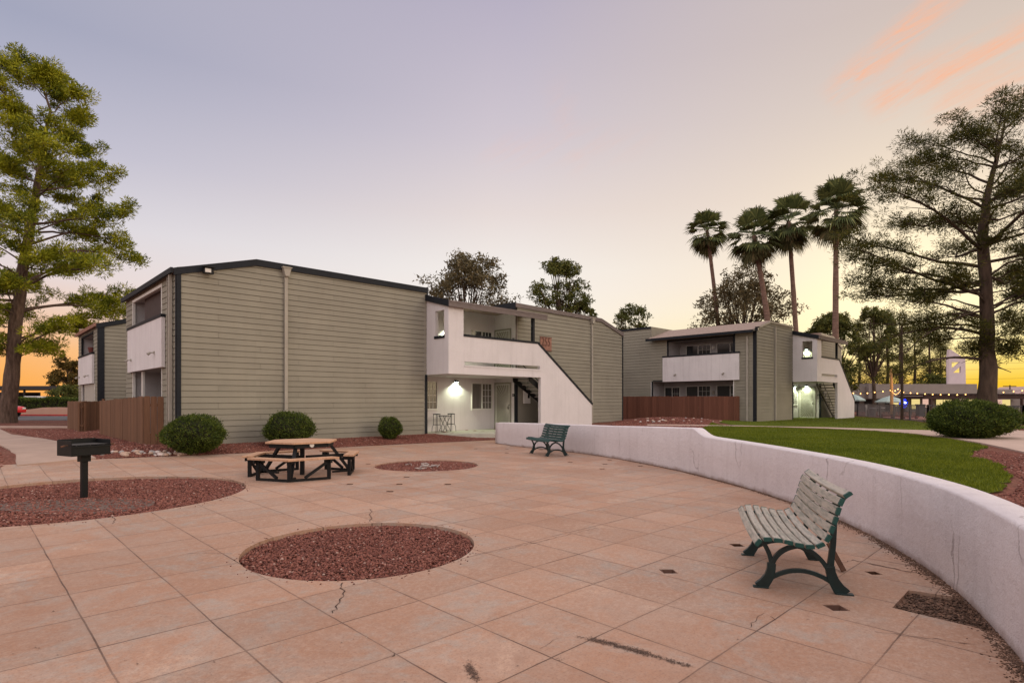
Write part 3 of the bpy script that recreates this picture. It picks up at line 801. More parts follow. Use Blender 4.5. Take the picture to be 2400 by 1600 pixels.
walk_poly = [(-10.15, 13.95), (-13.7, 17.5), (-15.7, 19.2), (-19, 21.7), (-23.3, 26), (-30, 31), (-33, 29), (-26, 24.3), (-20, 20.0), (-15.2, 16.9), (-12.9, 14.7), (-10.95, 12.65)]
vs, fs = cdt_sheet(walk_poly, [], 0.6, lambda x, y: Hh(x, y) + .03)
mb = MB(); mb.add(vs, fs)
for i in range(len(walk_poly)):
    a, b = walk_poly[i], walk_poly[(i + 1) % len(walk_poly)]
    mb.add([(a[0], a[1], Hh(*a) + .03), (b[0], b[1], Hh(*b) + .03), (b[0], b[1], Hh(*b) - .05), (a[0], a[1], Hh(*a) - .05)], [(0, 1, 2, 3)])
o = mb.build('sidewalk', plain('sidewalk_concrete', (.36, .255, .20), .85, .15, 1.2, .4, 60)); tag(o, kind='structure')
mb = MB(); mb.box(-60, -16.5, 27.3, 27.5, .1, .36); o = mb.build('kerb', M['walk'], bevel=.02); tag(o, kind='structure')
mb = MB(); mb.box(-120, -24, 38.2, 49.2, .2, .29); o = mb.build('road', M['asphalt']); tag(o, kind='structure')
mb = MB(); mb.box(-120, -24, 49.2, 49.5, .2, .42); o = mb.build('kerb', M['kerb_red'], bevel=.02); tag(o, kind='structure')

# retaining wall -----------------------------------------------------
def build_wall():
    pts = wall_line; n = len(pts); mb = MB(); th = .25
    prof = [(0, -.15), (0, 1), (.0, 1)]
    ring = []
    for i, (x, y, z) in enumerate(pts):
        a = Vector(pts[max(i - 1, 0)][:2]); b = Vector(pts[min(i + 1, n - 1)][:2]); dd = (b - a).normalized()
        nn = Vector((-dd.y, dd.x))     # outward = away from the plaza
        if nn.dot(Vector((x, y)) - Vector((-2, 9))) < 0: nn = -nn
        zb = min(plaza_z(x, y), 0) - .12
        bev = .022
        sec = [(0, zb), (0, z * .5), (0, z - bev), (bev * .35, z - bev * .35), (bev, z), (th - bev, z + .006), (th - bev * .3, z - bev * .3), (th, z - bev), (th, zb)]
        ring.append([(x + nn.x * s, y + nn.y * s, zz_) for s, zz_ in sec])
    k = len(ring[0]); vs = [p for r in ring for p in r]
    fs = [(i * k + j, (i + 1) * k + j, (i + 1) * k + j + 1, i * k + j + 1) for i in range(n - 1) for j in range(k - 1)]
    fs.append(tuple(range(k))); fs.append(tuple((n - 1) * k + j for j in range(k)))
    mb.add(vs, fs)
    o = mb.build('retaining_wall', M['wall_stucco'])
    for pl in o.data.polygons: pl.use_smooth = len(pl.vertices) == 4
    return o
o = build_wall(); tag(o, 'low curved white stucco wall round the plaza, lawn behind it', 'wall')

# paving pits
for i, (x, y, s) in enumerate(PITS):
    e = empty('paving_pit', (x, y, plaza_z(x, y)))
    h = s / 2; mb = MB()
    for (a, b, c_, d_) in ((-h + .004, h - .004, h - .010, h - .005), (-h + .004, h - .004, -h + .005, -h + .010), (-h + .004, -h + .009, -h + .01, h - .01), (h - .009, h - .004, -h + .01, h - .01)):
        mb.box(a, b, c_, d_, -.055, -.003)
    mb.build('lining', plain('pit_lining', (.16, .085, .06), .9, .2), e) if i == 0 else None
    if i: o2 = bpy.data.objects.new('lining', bpy.data.objects['lining'].data if s == PITS[0][2] else mb.build('tmp', M['stick']).data); COL.objects.link(o2); o2.parent = e
    mb = MB(); mb.box(-h + .009, h - .009, -h + .009, h - .009, -.06, -.042); mb.build('pit_floor', plain('pit_floor', (.11, .065, .048), .95, .3) if i == 0 else bpy.data.materials['pit_floor'], e)
    lab = {0: 'small square recess in the paving left of the worn bench', 1: 'small square recess in the paving right in front of the worn bench feet', 2: 'small square recess in the paving beyond the far left foot of the worn bench', 3: 'small square recess in the paving between the worn bench and the white wall'}.get(i, 'small square recess in the paving between the gravel circles and the white wall')
    tag(e, lab, 'paving recess', 'small square recesses in the plaza paving' if i > 3 else None)
for o in [x for x in bpy.data.objects if x.name.startswith('tmp')]: bpy.data.objects.remove(o)

# cracks in the slab: thin dark dirt-filled ribbons
def crack(pts_uv, w=.006, seed=0, parent=None):
    r = random.Random(seed); P3 = []
    for (u, v) in pts_uv:
        y = 1.55 * F / (v - V0); x = (u - U0) / F * y; P3.append((x, y))
    out = []
    for i in range(len(P3) - 1):
        a, b = Vector(P3[i]), Vector(P3[i + 1]); n = max(2, int((b - a).length / .04))
        for k in range(n):
            q = a.lerp(b, k / n); out.append((q.x + r.gauss(0, .008), q.y + r.gauss(0, .008)))
    out.append(P3[-1]); vs = []
    for i, (x, y) in enumerate(out):
        a = Vector(out[max(i - 1, 0)]); b = Vector(out[min(i + 1, len(out) - 1)]); dd = (b - a).normalized(); ww = w * .62 * r.uniform(.25, 1.3)
        for s in (-1, 1): vs.append(to_local((x - dd.y * s * ww / 2, y + dd.x * s * ww / 2, plaza_z(x, y) + .004)))
    return vs, [(2 * i, 2 * i + 1, 2 * i + 3, 2 * i + 2) for i in range(len(out) - 1)]
mb = MB()
CR = [([(803, 1364), (800, 1378), (808, 1386), (799, 1400), (792, 1416), (780, 1437)], .016), ([(866, 1223), (872, 1213), (864, 1206), (872, 1199), (866, 1193)], .014),
      ([(1092, 1296), (1120, 1297), (1160, 1293), (1190, 1286)], .008), ([(439, 1297), (490, 1296), (545, 1297)], .007),
      ([(264, 1227), (270, 1216), (263, 1210)], .012), ([(923, 1537), (924, 1530)], .01),
      ([(1190, 1286), (1260, 1270), (1330, 1253), (1400, 1237)], .009), ([(1400, 1194), (1520, 1222), (1640, 1250)], .006),
      ([(1820, 1455), (1790, 1436), (1775, 1448), (1760, 1470)], .006), ([(1650, 1149), (1706, 1151)], .008), ([(2290, 1510), (2050, 1480)], .009),
      ([(905, 1122), (980, 1108), (1015, 1108)], .007), ([(1270, 1520), (1285, 1508), (1310, 1496)], .004), ([(2000, 1312), (2120, 1338), (2190, 1350)], .022), ([(1950, 1330), (1978, 1318), (2000, 1312)], .008)]
for i, (pp, w) in enumerate(CR):
    v_, f_ = crack(pp, w, i); mb.add(v_, f_)
o = mb.build('crack', plain('crack_dirt', (.055, .032, .024), .95, .2), plaza)
# dark smear and litter on the slab
mb = MB(); rr = random.Random(8)
def smear(u0, v0, u1, v1, w, n):
    for i in range(n):
        s = rr.random(); u = u0 + (u1 - u0) * s + rr.gauss(0, 5); v = v0 + (v1 - v0) * s + rr.gauss(0, w)
        y = 1.55 * F / (v - V0); x = (u - U0) / F * y; a = rr.uniform(0, 3.14); L = rr.uniform(.002, .0075)
        c0 = Vector((x, y, 0)); k = 6; zj = rr.uniform(.003, .007)
        mb.add([to_local(c0 + Vector((math.cos(a + 6.28 * j / k) * L * rr.uniform(.5, 1.3), math.sin(a + 6.28 * j / k) * L * .6 * rr.uniform(.5, 1.3), zj))) for j in range(k)], [tuple(range(k))])
smear(1385, 1497, 1520, 1532, 2.6, 800); smear(1500, 1528, 1620, 1562, 2.0, 260); smear(1352, 1492, 1395, 1502, 2, 40)
smear(1095, 1560, 1118, 1590, 6, 330); smear(1310, 1543, 1312, 1547, 2, 8)
for k in range(70):
    u, v = rr.uniform(0, 2300), rr.uniform(1130, 1600); y = 1.55 * F / (v - V0)
    if inpoly((u - U0) / F * y, y, plaza_poly): smear(u, v, u + 2, v + 1, .6, rr.choice((1, 1, 2, 3)))
o = mb.build('dirt_specks', plain('dark_dirt', (.11, .068, .05), .95, .3), plaza); tag(o, kind='stuff')
# dirt line along the wall foot
ptsd = []
for i in range(26000):
    k = rng.integers(0, len(wall_line) - 30); a = wall_line[k]; b = wall_line[k + 1]; s = rng.random()
    x = a[0] + (b[0] - a[0]) * s; y = a[1] + (b[1] - a[1]) * s
    cdir = Vector((-2, 9, 0)) - Vector((x, y, 0)); cdir.normalize()
    patchy = .5 + .5 * math.sin(k * .9 + 1) * math.sin(k * .37)
    if rng.random() > .25 + .75 * patchy: continue
    wd = .04 if y > 8 else .06
    q = abs(rng.normal(0, wd)); ptsd.append((x + cdir.x * q, y + cdir.y * q, plaza_z(x, y) + .002))
g = stones('dirt_line', ptsd, .003, .010, bpy.data.materials['dry_litter'], .5); tag(g, kind='stuff')

# ------------------------------------------------------------------ buildings
SP = 0.175; GR = 0.013
def topz(top, a):
    if a <= top[0][0]: return top[0][1]
    for i in range(len(top) - 1):
        if a <= top[i + 1][0]:
            s = (a - top[i][0]) / (top[i + 1][0] - top[i][0]); return top[i][1] + (top[i + 1][1] - top[i][1]) * s
    return top[-1][1]
def siding(mb, o, ud, n, a0, a1, z0, top, holes=(), zmin=-.25):
    o = Vector(o); ud = Vector(ud); n = Vector(n); up = Vector((0, 0, 1))
    base = {a0, a1} | {h[0] for h in holes} | {h[1] for h in holes} | {p_[0] for p_ in top}
    base = {b for b in base if a0 <= b <= a1}
    zmax = max(p_[1] for p_ in top); r = 0; z = z0
    P3 = lambda a, zz_, off: o + ud * a + up * zz_ + n * off
    while z < zmax:
        r0, r1 = z, z + SP
        joints = set(); j = a0 + (r % 3) * 1.22 + 1.1
        while j < a1: joints.add(round(j, 3)); j += 3.66
        cross = set()
        for (pa, pb) in zip(top[:-1], top[1:]):
            if abs(pb[1] - pa[1]) > .02:
                for lv in (r0, r0 + GR, r1):
                    q_ = pa[0] + (lv - pa[1]) / (pb[1] - pa[1]) * (pb[0] - pa[0])
                    if pa[0] < q_ < pb[0] and a0 < q_ < a1: cross.add(round(q_, 4))
        bs = sorted(base | joints | cross)
        for b0, b1 in zip(bs[:-1], bs[1:]):
            if b1 - b0 < .002: continue
            mid = (b0 + b1) / 2; iv = [(r0 if r else zmin, r1)]
            for h in holes:
                if h[0] < mid < h[1]:
                    nv = []
                    for (p0, p1) in iv:
                        if h[3] <= p0 or h[2] >= p1: nv.append((p0, p1)); continue
                        if h[2] > p0: nv.append((p0, h[2]))
                        if h[3] < p1: nv.append((h[3], p1))
                    iv = nv
            g0 = b0 + (.003 if b0 in joints else 0); g1 = b1 - (.005 if b1 in joints else 0)
            for (p0, p1) in iv:
                t0, t1 = topz(top, b0), topz(top, b1)
                if p0 >= max(t0, t1) - .002: continue
                q0, q1 = min(p1, t0), min(p1, t1); q0 = max(q0, p0); q1 = max(q1, p0)
                of = lambda zz_: .014 + .014 * (1 - (zz_ - r0) / SP)
                mb.add([P3(b0, p0, -.022), P3(b1, p0, -.022), P3(b1, q1, -.022), P3(b0, q0, -.022)], [(0, 1, 2, 3)])
                f0 = max(p0, r0 + GR) if r else p0
                if f0 >= max(q0, q1) - .001: continue
                q0 = max(q0, f0); q1 = max(q1, f0); fo = of(max(f0, r0))
                mb.add([P3(g0, f0, -.02), P3(g1, f0, -.02), P3(g1, f0, fo), P3(g0, f0, fo), P3(g1, q1, of(q1)), P3(g0, q0, of(q0)), P3(g1, q1, -.018), P3(g0, q0, -.018)], [(0, 1, 2, 3), (3, 2, 4, 5), (5, 4, 6, 7)])
        z += SP; r += 1
# siding faces must keep their own orientation, so recalc in build is harmless (two sided shading)

def window(parent, o, ud, n, w, h, style='slider', label=None, open_left=True):
    """o = lower left corner on the wall face; ud along wall, n outward"""
    o = Vector(o); ud = Vector(ud); n = Vector(n)
    fn = lambda a, b, d: o + ud * a + Vector((0, 0, b)) + n * (d + .014)
    fr = MB(); t = .045
    fr.prism([(-t, -t), (w + t, -t), (w + t, h + t), (-t, h + t)], fn, -.02, .03, [[(0, 0), (w, 0), (w, h), (0, h)]])
    fr.prism([(-t - .01, -t - .025), (w + t + .01, -t - .025), (w + t + .01, -t - .002), (-t - .01, -t - .002)], fn, 0, .05)
    mx = w * .5
    fr.prism([(mx - .025, 0.002), (mx + .025, 0.002), (mx + .025, h - .002), (mx - .025, h - .002)], fn, -.003, .026)
    x0, x1 = (mx + .03, w - .01)
    for k in (1, 2): xx = x0 + (x1 - x0) * k / 3; fr.prism([(xx - .007, .002), (xx + .007, .002), (xx + .007, h - .002), (xx - .007, h - .002)], fn, -.0035, .008)
    for k in (1, 2, 3): zz_ = h * k / 4; fr.prism([(x0 - .002, zz_ - .007), (x1 + .008, zz_ - .007), (x1 + .008, zz_ + .007), (x0 - .002, zz_ + .007)], fn, -.003, .007)
    f = fr.build('window', M['frame_white'], parent)
    if label: f['label'] = label
    g = MB(); g.prism([(0.001, 0.001), (w - .001, 0.001), (w - .001, h - .001), (0.001, h - .001)], fn, -.011, -.004); g.build('pane', M['glass_c'] if style != 'dark' else M['glass'], f)
    s = MB()
    for k in range(14):      # insect screen bars on the sliding half
        pass
    return f
def m_glass_c():
    t = NT('glass_over_curtain')
    n = t.noise(1.0, 3, 0.5, t.scaled((14, 14, 0.2)))
    c = t.mix(t.ramp(n, [(0.35, 0.0), (0.65, 1.0)]), (0.10, 0.09, 0.08, 1), (0.19, 0.175, 0.16, 1))
    return t.finish(c, 0.12, None, 0.7)
M['glass_c'] = m_glass_c()

def sec_door(parent, o, ud, n, w=.92, h=2.05, label=None, mirror=False):
    o = Vector(o); ud = Vector(ud); n = Vector(n)
    fn = lambda a, b, d: o + ud * (w - a if mirror else a) + Vector((0, 0, b)) + n * (d + .012)
    d = MB(); d.prism([(-.07, 0), (w + .07, 0), (w + .07, h + .07), (-.07, h + .07)], fn, -.01, .035, [[(0, .01), (w, .01), (w, h), (0, h)]])
    d.prism([(.002, .012), (w - .002, .012), (w - .002, h - .002), (.002, h - .002)], fn, -.011, -.002)
    dd = d.build('door', M['door'], parent)
    if label: dd['label'] = label
    g = MB(); t = .045
    g.prism([(.006, .015), (w - .006, .015), (w - .006, h - .006), (.006, h - .006)], fn, .008, .03, [[(t, t + .02), (w - t, t + .02), (w - t, h - t), (t, h - t)]])
    cx, cz = w - t - .03, .98
    L = 2.2
    for k in range(27):
        a = R(92 + k * 176 / 26)
        dx, dz = math.cos(a), math.sin(a); s = L
        for lim, dv, c0 in ((t, dx, cx), (h - t, dz, cz), (t + .02, dz, cz)):
            if abs(dv) > 1e-4:
                q = (lim - c0) / dv
                if q > 0: s = min(s, q)
        r0 = .10
        if s > r0: g.bar(fn(cx + dx * r0, cz + dz * r0, .018), fn(cx + dx * s, cz + dz * s, .018), .012, .012, n)
    g.tube([fn(cx + .10 * math.cos(R(90 + i * 15)), cz + .10 * math.sin(R(90 + i * 15)), .018) for i in range(13)], .008, 5)
    g.build('security_grille', M['grille'], dd)
    hd = MB(); hd.tube([fn(w - .035, .98, .03), fn(w - .035, .98, .07), fn(w - .10, .98, .075)], .013, 6); hd.tube([fn(w - .035, 1.1, .03), fn(w - .035, 1.1, .05)], .022, 8)
    hd.build('handle', M['black'], dd)
    return dd

def wall_lamp(parent, o, n, power=14, col=(.90, 1, .70)):
    o = Vector(o); n = Vector(n); s = n.cross(Vector((0, 0, 1)))
    b = MB(); Mx = Matrix.Identity(4)
    def fn(a, z, d): return o + s * a + Vector((0, 0, z)) + n * d
    b.prism([(-.06, -.05), (.06, -.05), (.06, .06), (-.06, .06)], fn, .004, .03)
    b.prism([(-.085, .0), (.085, .0), (.085, .035), (-.085, .035)], fn, .03, .13)
    b.prism([(-.10, -.035), (.10, -.035), (.085, .0), (-.085, .0)], fn, .035, .14)
    f = b.build('wall_lamp', M['black'], parent)
    e = MB(); e.prism([(-.075, -.047), (.075, -.047), (.075, -.037), (-.075, -.037)], fn, .04, .13); e.build('lamp_lens', M['lamp_lens'], f)
    ld = bpy.data.lights.new('porch_light', 'SPOT'); ld.energy = power; ld.color = col; ld.spot_size = R(140); ld.spot_blend = .55; ld.shadow_soft_size = .05
    lo = bpy.data.objects.new('porch_light', ld); COL.objects.link(lo); lo.parent = f
    lo.location = fn(0, -.07, .12); dirv = Vector((0, 0, -1)) - n * .12
    lo.rotation_euler = dirv.to_track_quat('-Z', 'Y').to_euler()
    return f
M['lamp_lens'] = emis('lamp_lens', (.85, 1, .85), 14)

def downspout(parent, o, n, z1, z0=0.0, head=True):
    o = Vector(o); n = Vector(n); s = n.cross(Vector((0, 0, 1)))
    b = MB(); fn = lambda a, z, d: o + s * a + Vector((0, 0, z)) + n * d
    b.prism([(-.05, z0), (.05, z0), (.05, z1), (-.05, z1)], fn, .026, .11)
    for z in (z0 + 1.2, z0 + 3.0, z0 + 4.5):
        if z < z1: b.prism([(-.065, z), (.065, z), (.065, z + .03), (-.065, z + .03)], fn, .02, .116)
    if head:
        b.prism([(-.06, z1 - .04), (.06, z1 - .04), (.13, z1 + .22), (-.13, z1 + .22)], fn, .018, .2)
        b.prism([(-.15, z1 + .222), (.15, z1 + .222), (.15, z1 + .26), (-.15, z1 + .26)], fn, .012, .22)
    return b.build('downspout', M['pipe'], parent, bevel=.006)

def stair_block(root, X, W_, xe, xs, ze, xp, zf, Fd=1.39, D=1.36, lamp_low=True, sign=True, door2=False, lx=2.49):
    """open stair and landing in front of a recess; local x along facade, y inward"""
    fr = lambda y: (lambda a, b, d: Vector((X + a, y + d, b)))
    zb, zc, zt = 2.31, 3.75, 4.86
    # front wall with pillar, parapet, slot and sloping stair wall
    mb = MB()
    outer = [(0, zb), (xp, zb), (xp, zf), (xs, zf), (xs, ze), (xe, zc), (.72, zc), (.72, zt), (0, zt)]
    mb.prism(outer, fr(-Fd), 0, .15, [[(.77, 2.66), (xp - .05, 2.66), (xp - .05, 2.80), (.77, 2.80)]])
    mb.build('stair_wall', M['stucco'], root)
    # lip below the slot
    mb = MB(); mb.prism([(.75, 2.60), (xp - .03, 2.60), (xp - .03, 2.655), (.75, 2.655)], fr(-Fd), -.018, -.001); mb.build('slot_lip', M['stucco'], root)
    # side panel of the box
    mb = MB(); fs_ = lambda a, b, d: Vector((X + d, a, b))
    mb.prism([(-Fd + .151, zb), (.0, zb), (.0, 5.24), (-Fd + .151, 4.86)], fs_, .0, .15, [[(-1.117, 3.76), (-.56, 3.76), (-.56, 4.72), (-1.117, 4.72)]])
    mb.build('side_panel', M['stucco'], root)
    mb = MB(); mb.prism([(-1.16, 3.66), (-.52, 3.66), (-.52, 3.765), (-1.16, 3.765)], fs_, -.03, .17); mb.build('window_sill', M['trim'], root)
    # dark capping of the parapet and stair wall
    mb = MB()
    t_ = .09
    mb.box(X + .722, X + xe + .02, -Fd - .025, -Fd + .175, zc + .002, zc + t_)
    dx, dz = xs - xe, ze - zc; L = math.hypot(dx, dz); nx_, nz_ = -dz / L * t_, dx / L * t_
    mb.prism([(xe, zc + .002), (xs + .02, ze + .002 - .01), (xs + nx_ + .02, ze + nz_), (xe + nx_ * .6, zc + t_)], lambda a, b, d: Vector((X + a, -Fd + d, b)), -.024, .174)
    mb.build('cap', M['trim'], root)
    # landing slab and soffit
    mb = MB(); mb.box(X + .151, X + xp, -Fd + .152, D - .002, zb + .002, 2.50); mb.build('landing', M['stucco'], root)
    # roof over the landing
    mb = MB()
    r0, r1 = -.06, W_ + .45
    prof = [(-Fd - .10, 4.98), (.30, 5.42), (D + .3, 5.42), (D + .3, 5.26), (.3, 5.26), (-Fd - .10, 4.84)]
    mb.prism(prof, lambda a, b, d: Vector((X + d, a, b)), r0 + .02, r1 - .35)
    mb.prism([(-Fd - .10, 4.98), (-.06, 5.32), (-.06, 5.17), (-Fd - .10, 4.84)], lambda a, b, d: Vector((X + d, a, b)), r1 - .349, r1 - .02)
    mb.build('porch_roof', M['shingle'], root)
    mb = MB(); mb.box(X + r0 - .02, X + r1, -Fd - .15, -Fd - .103, 4.80, 5.02); mb.box(X + r0 - .02, X + r1, -Fd - .165, -Fd - .151, 4.96, 5.03)
    mb.build('fascia', M['fascia_brown'], root)
    mb = MB(); mb.prism([(-Fd - .105, 4.79), (.0, 5.19), (.0, 5.42), (-Fd - .105, 5.03)], lambda a, b, d: Vector((X + d, a, b)), r0 - .028, r0 + .018)
    mb.prism([(-Fd - .105, 4.83), (-.03, 5.17), (-.03, 5.34), (-Fd - .105, 5.02)], lambda a, b, d: Vector((X + d, a, b)), r1 - .02, r1 + .01)
    mb.build('fascia', M['trim'], root)
    # posts
    mb = MB(); mb.box(X + xe - .28, X + xe - .16, -Fd + .02, -Fd + .14, zc + t_, 4.84); mb.build('post', M['trim'], root)
    # recess walls
    mb = MB()
    mb.box(X - .0, X + W_, D, D + .12, -.2, 5.3)
    mb.box(X - .12, X + .0, .002, D - .002, -.2, 5.3)
    mb.box(X + W_, X + W_ + .12, .002, D - .002, -.2, 5.3)
    mb.build('porch_wall', M['stucco'], root)
    # dark corner trims
    mb = MB()
    mb.box(X - .10, X + .012, -.045, -.026, -.1, zb); mb.box(X + .002, X + .014, -.026, .09, -.1, zb)
    mb.build('corner_trim', M['trim'], root)
    mb = MB(); mb.box(X + W_ - .012, X + W_ + .11, -.045, -.027, -.1, 2.31); mb.box(X + W_ - .014, X + W_ - .002, -.026, .06, -.1, 2.31)
    mb.build('corner_trim', M['trim'], root)
    mb = MB(); mb.box(X + W_ - .012, X + W_ + .05, -.045, -.027, 2.32, 5.2); mb.build('corner_trim', M['fascia_brown'], root)
    # windows on the back wall
    for zz_, st in ((0.95, 'c'), (3.32, 'dark')):
        window(root, (X + 3.44, D, zz_), (1, 0, 0), (0, -1, 0), 1.16, 1.12, st)
    window(root, (X + .32, D, .97), (1, 0, 0), (0, -1, 0), 1.15, 1.12)
    # doors on the return wall, facing -x
    for zz_ in (0.0, 2.50):
        sec_door(root, (X + W_, 1.28, zz_ + .01), (0, -1, 0), (-1, 0, 0), .95, 2.06 if zz_ == 0 else 2.0, 'ground floor front door with white sunburst security grille' if zz_ == 0 else 'upstairs front door with white sunburst security grille')
        mb = MB(); mb.box(X + W_ - .03, X + W_ - .004, .06, .17, zz_ + 1.50, zz_ + 1.62); mb.build('unit_number_plate', M['black'], root)
        mb = MB()
        for k, a in enumerate((.075, .115)):
            mb.box(X + W_ - .034, X + W_ - .031, a, a + .006, zz_ + 1.525, zz_ + 1.595); mb.box(X + W_ - .034, X + W_ - .031, a + .02, a + .026, zz_ + 1.525, zz_ + 1.595)
            mb.box(X + W_ - .034, X + W_ - .031, a + .007, a + .019, zz_ + 1.589, zz_ + 1.595)
        mb.build('number', M['grille'], root)
    # electric box on the siding under the stairs
    mb = MB(); mb.box(X + W_ + .45, X + W_ + .85, -.12, -.03, 1.18, 1.80); mb.box(X + W_ + .64, X + W_ + .80, -.128, -.121, 1.30, 1.74); o = mb.build('meter_box', M['frame_white'], root, bevel=.01)
    mb = MB(); mb.box(X + W_ + .66, X + W_ + .78, -.134, -.129, 1.42, 1.68); mb.build('meter_door', M['trim'], o)
    # stairs
    mb = MB(); n = 14; x0, z0_, x1, z1_ = X + W_ - .3 - (W_ - xe) * 1.0, 2.46, X + xs - .25, zf + .02
    yA, yB = -1.14, -.16
    for y in (yA, yB): mb.prism([(x0, z0_ - .05), (x0 + .02, z0_ - .32), (x1 + .15, z1_ - .0), (x1 + .25, z1_ + .22), (x1, z1_ + .22)], lambda a, b, d, y=y: Vector((a, y + d, b)), -.025, .025)
    mb.build('stringer', M['black'], root)
    mb = MB()
    for k in range(n):
        s = (k + .5) / n; x = x0 + (x1 - x0) * s; z = z0_ + (z1_ - z0_) * s
        mb.box(x - .13, x + .14, yA + .03, yB - .03, z - .03, z + .03)
    mb.build('stair_tread', M['tread'], root)
    mb = MB(); up = .85
    mb.tube([(x0, yB, z0_ + up), (x1, yB, z1_ + up)], .02, 6)
    for k in range(5): s = k / 4; mb.tube([(x0 + (x1 - x0) * s, yB, z0_ + (z1_ - z0_) * s), (x0 + (x1 - x0) * s, yB, z0_ + (z1_ - z0_) * s + up)], .014, 5)
    mb.build('handrail', M['black'], root)
    # lamps
    wall_lamp(root, (X + lx, D, 2.15), (0, -1, 0), 130)
    if not door2: wall_lamp(root, (X + 2.15, D, 4.5), (0, -1, 0), 240)
M['tread'] = plain('precast_treads', (.33, .30, .27), .9, .15)

def balcony_face(root, X, y0, y1, panel, top, up_hole, low_hole, shade=True, eave=True, depth=1.6, side=-1, glassdoors=False, open_z=None, far_open=None):
    """wing face at local x = X looking along -x; y along the face.  up/low_hole=(y0,y1,z0,z1)"""
    mb = MB(); holes_ = [up_hole, low_hole]
    siding(mb, (X, 0, 0), (0, 1, 0), (-1, 0, 0), y0, y1, 0, top, holes_)
    mb.build('siding_wall', M['siding'], root)
    # recess interiors
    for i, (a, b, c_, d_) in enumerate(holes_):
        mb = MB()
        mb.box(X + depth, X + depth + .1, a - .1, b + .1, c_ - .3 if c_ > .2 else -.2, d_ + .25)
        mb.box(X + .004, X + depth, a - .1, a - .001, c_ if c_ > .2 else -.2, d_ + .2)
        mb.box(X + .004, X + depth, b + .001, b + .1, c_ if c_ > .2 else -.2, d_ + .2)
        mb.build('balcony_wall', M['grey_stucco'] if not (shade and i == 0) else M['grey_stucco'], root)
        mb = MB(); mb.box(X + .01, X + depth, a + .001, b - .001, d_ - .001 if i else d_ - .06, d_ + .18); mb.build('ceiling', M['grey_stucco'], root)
    mb = MB(); mb.box(X + .006, X + depth, up_hole[0], up_hole[1], low_hole[3] + .19, low_hole[3] + .30); mb.build('balcony_floor', M['concrete'], root)
    # white panel hung in front
    (pa, pb, pz0, pz1) = panel
    mb = MB(); mb.box(X - .13, X - .026, pa, pb, pz0, pz1); mb.build('balcony_panel', M['panel'], root, bevel=.008)
    mb = MB(); mb.box(X - .15, X + .03, pa - .02, pb + .02, pz1 + .001, pz1 + .09); mb.build('cap', M['trim'], root)
    # opening trim
    mb = MB(); a, b, c_, d_ = up_hole
    mb.box(X - .035, X + .05, a - .0, a + .06, pz1 + .1, d_); mb.box(X - .035, X + .05, b - .06, b, pz1 + .1, d_); mb.box(X - .03, X + .05, a + .061, b - .061, d_ - .09, d_ - .001)
    mb.build('opening_trim', M['frame_white'] if shade else M['trim'], root)
    a, b, c_, d_ = low_hole
    mb = MB(); mb.box(X - .03, X + .05, b - .07, b, 0, d_ - .01); mb.box(X - .03, X + .05, a, a + .05, 0, d_ - .01); mb.build('opening_trim', M['frame_white'], root)
    return

def light_bracket(root, X, y, z):
    mb = MB(); mb.box(X - .155, X - .131, y - .05, y + .05, z - .04, z + .04); mb.tube([(X - .16, y, z), (X - .26, y + .02, z - .02)], .018, 6)
    mb.tube([(X - .24, y - .03, z - .0), (X - .32, y - .03, z - .07)], [.03, .05], 8)
    mb.build('spotlight', M['pipe'] if X > -9 else M['fascia_brown'], root)

# ---- building A -----------------------------------------------------
A = empty('apartment_building', (P0.x, P0.y, .27), ROT)
tag(A, 'long grey-green apartment building in front, white outdoor stair and number 255 on its wall', 'building')
TL = -8.65; TR = 13.04; RW = 4.84
topL = [(TL, 5.10), (-6.46, 5.62), (0, 5.62)]; topR = [(RW, 5.62), (11.1, 5.56), (TR, 4.96)]
mb = MB(); siding(mb, (0, 0, 0), (1, 0, 0), (0, -1, 0), TL, -.02, 0, topL); mb.build('siding_wall', M['siding'], A)
mb = MB(); siding(mb, (0, 0, 0), (1, 0, 0), (0, -1, 0), RW + .1, TR, 0, topR); mb.build('siding_wall', M['siding'], A)
mb = MB()
mb.box(TL - .014, TL + .10, -.05, -.026, -.1, 5.08); mb.box(TL - .034, TL - .024, -.05, .06, -.1, 5.08)
mb.build('corner_trim', M['trim'], A)
mb = MB(); mb.box(TR - .05, TR + .02, -.05, -.026, -.1, 4.95); mb.build('corner_trim', M['trim'], A)
# fascia and roof
def fascia_strip(root, pts, y0, y1, h, mat, lift=.07):
    mb = MB()
    for (a, b) in zip(pts[:-1], pts[1:]):
        mb.prism([(a[0], a[1] - h + lift), (b[0], b[1] - h + lift), (b[0], b[1] + lift), (a[0], a[1] + lift)], lambda p_, q_, d: Vector((p_, d, q_)), y0, y1)
    return mb.build('fascia', mat, root)
fascia_strip(A, [(TL - .09, 5.06), (-6.46, 5.69), (0.02, 5.69)], -.075, -.03, .2, M['trim'], 0.0)
fascia_strip(A, [(RW - .02, 5.69), (11.1, 5.62), (TR + .05, 5.01)], -.075, -.03, .19, M['fascia_brown'], 0.0)
mb = MB()
mb.prism([(TL - .10, 5.06), (-6.46, 5.70), (0, 5.70), (0, 5.55), (-6.46, 5.55), (TL - .10, 4.95)], lambda p_, q_, d: Vector((p_, d, q_)), -.028, 6.9)
mb.prism([(RW, 5.70), (11.1, 5.63), (TR + .05, 5.02), (TR + .05, 4.90), (11.1, 5.5), (RW, 5.55)], lambda p_, q_, d: Vector((p_, d, q_)), -.028, 6.9)
mb.box(0.002, RW - .002, 1.66, 6.9, 5.25, 5.40)
mb.build('roof', M['shingle'], A)
mb = MB(); mb.box(TL - .17, TL - .102, -.05, 6.92, 4.92, 5.07); mb.build('gutter', M['trim'], A)
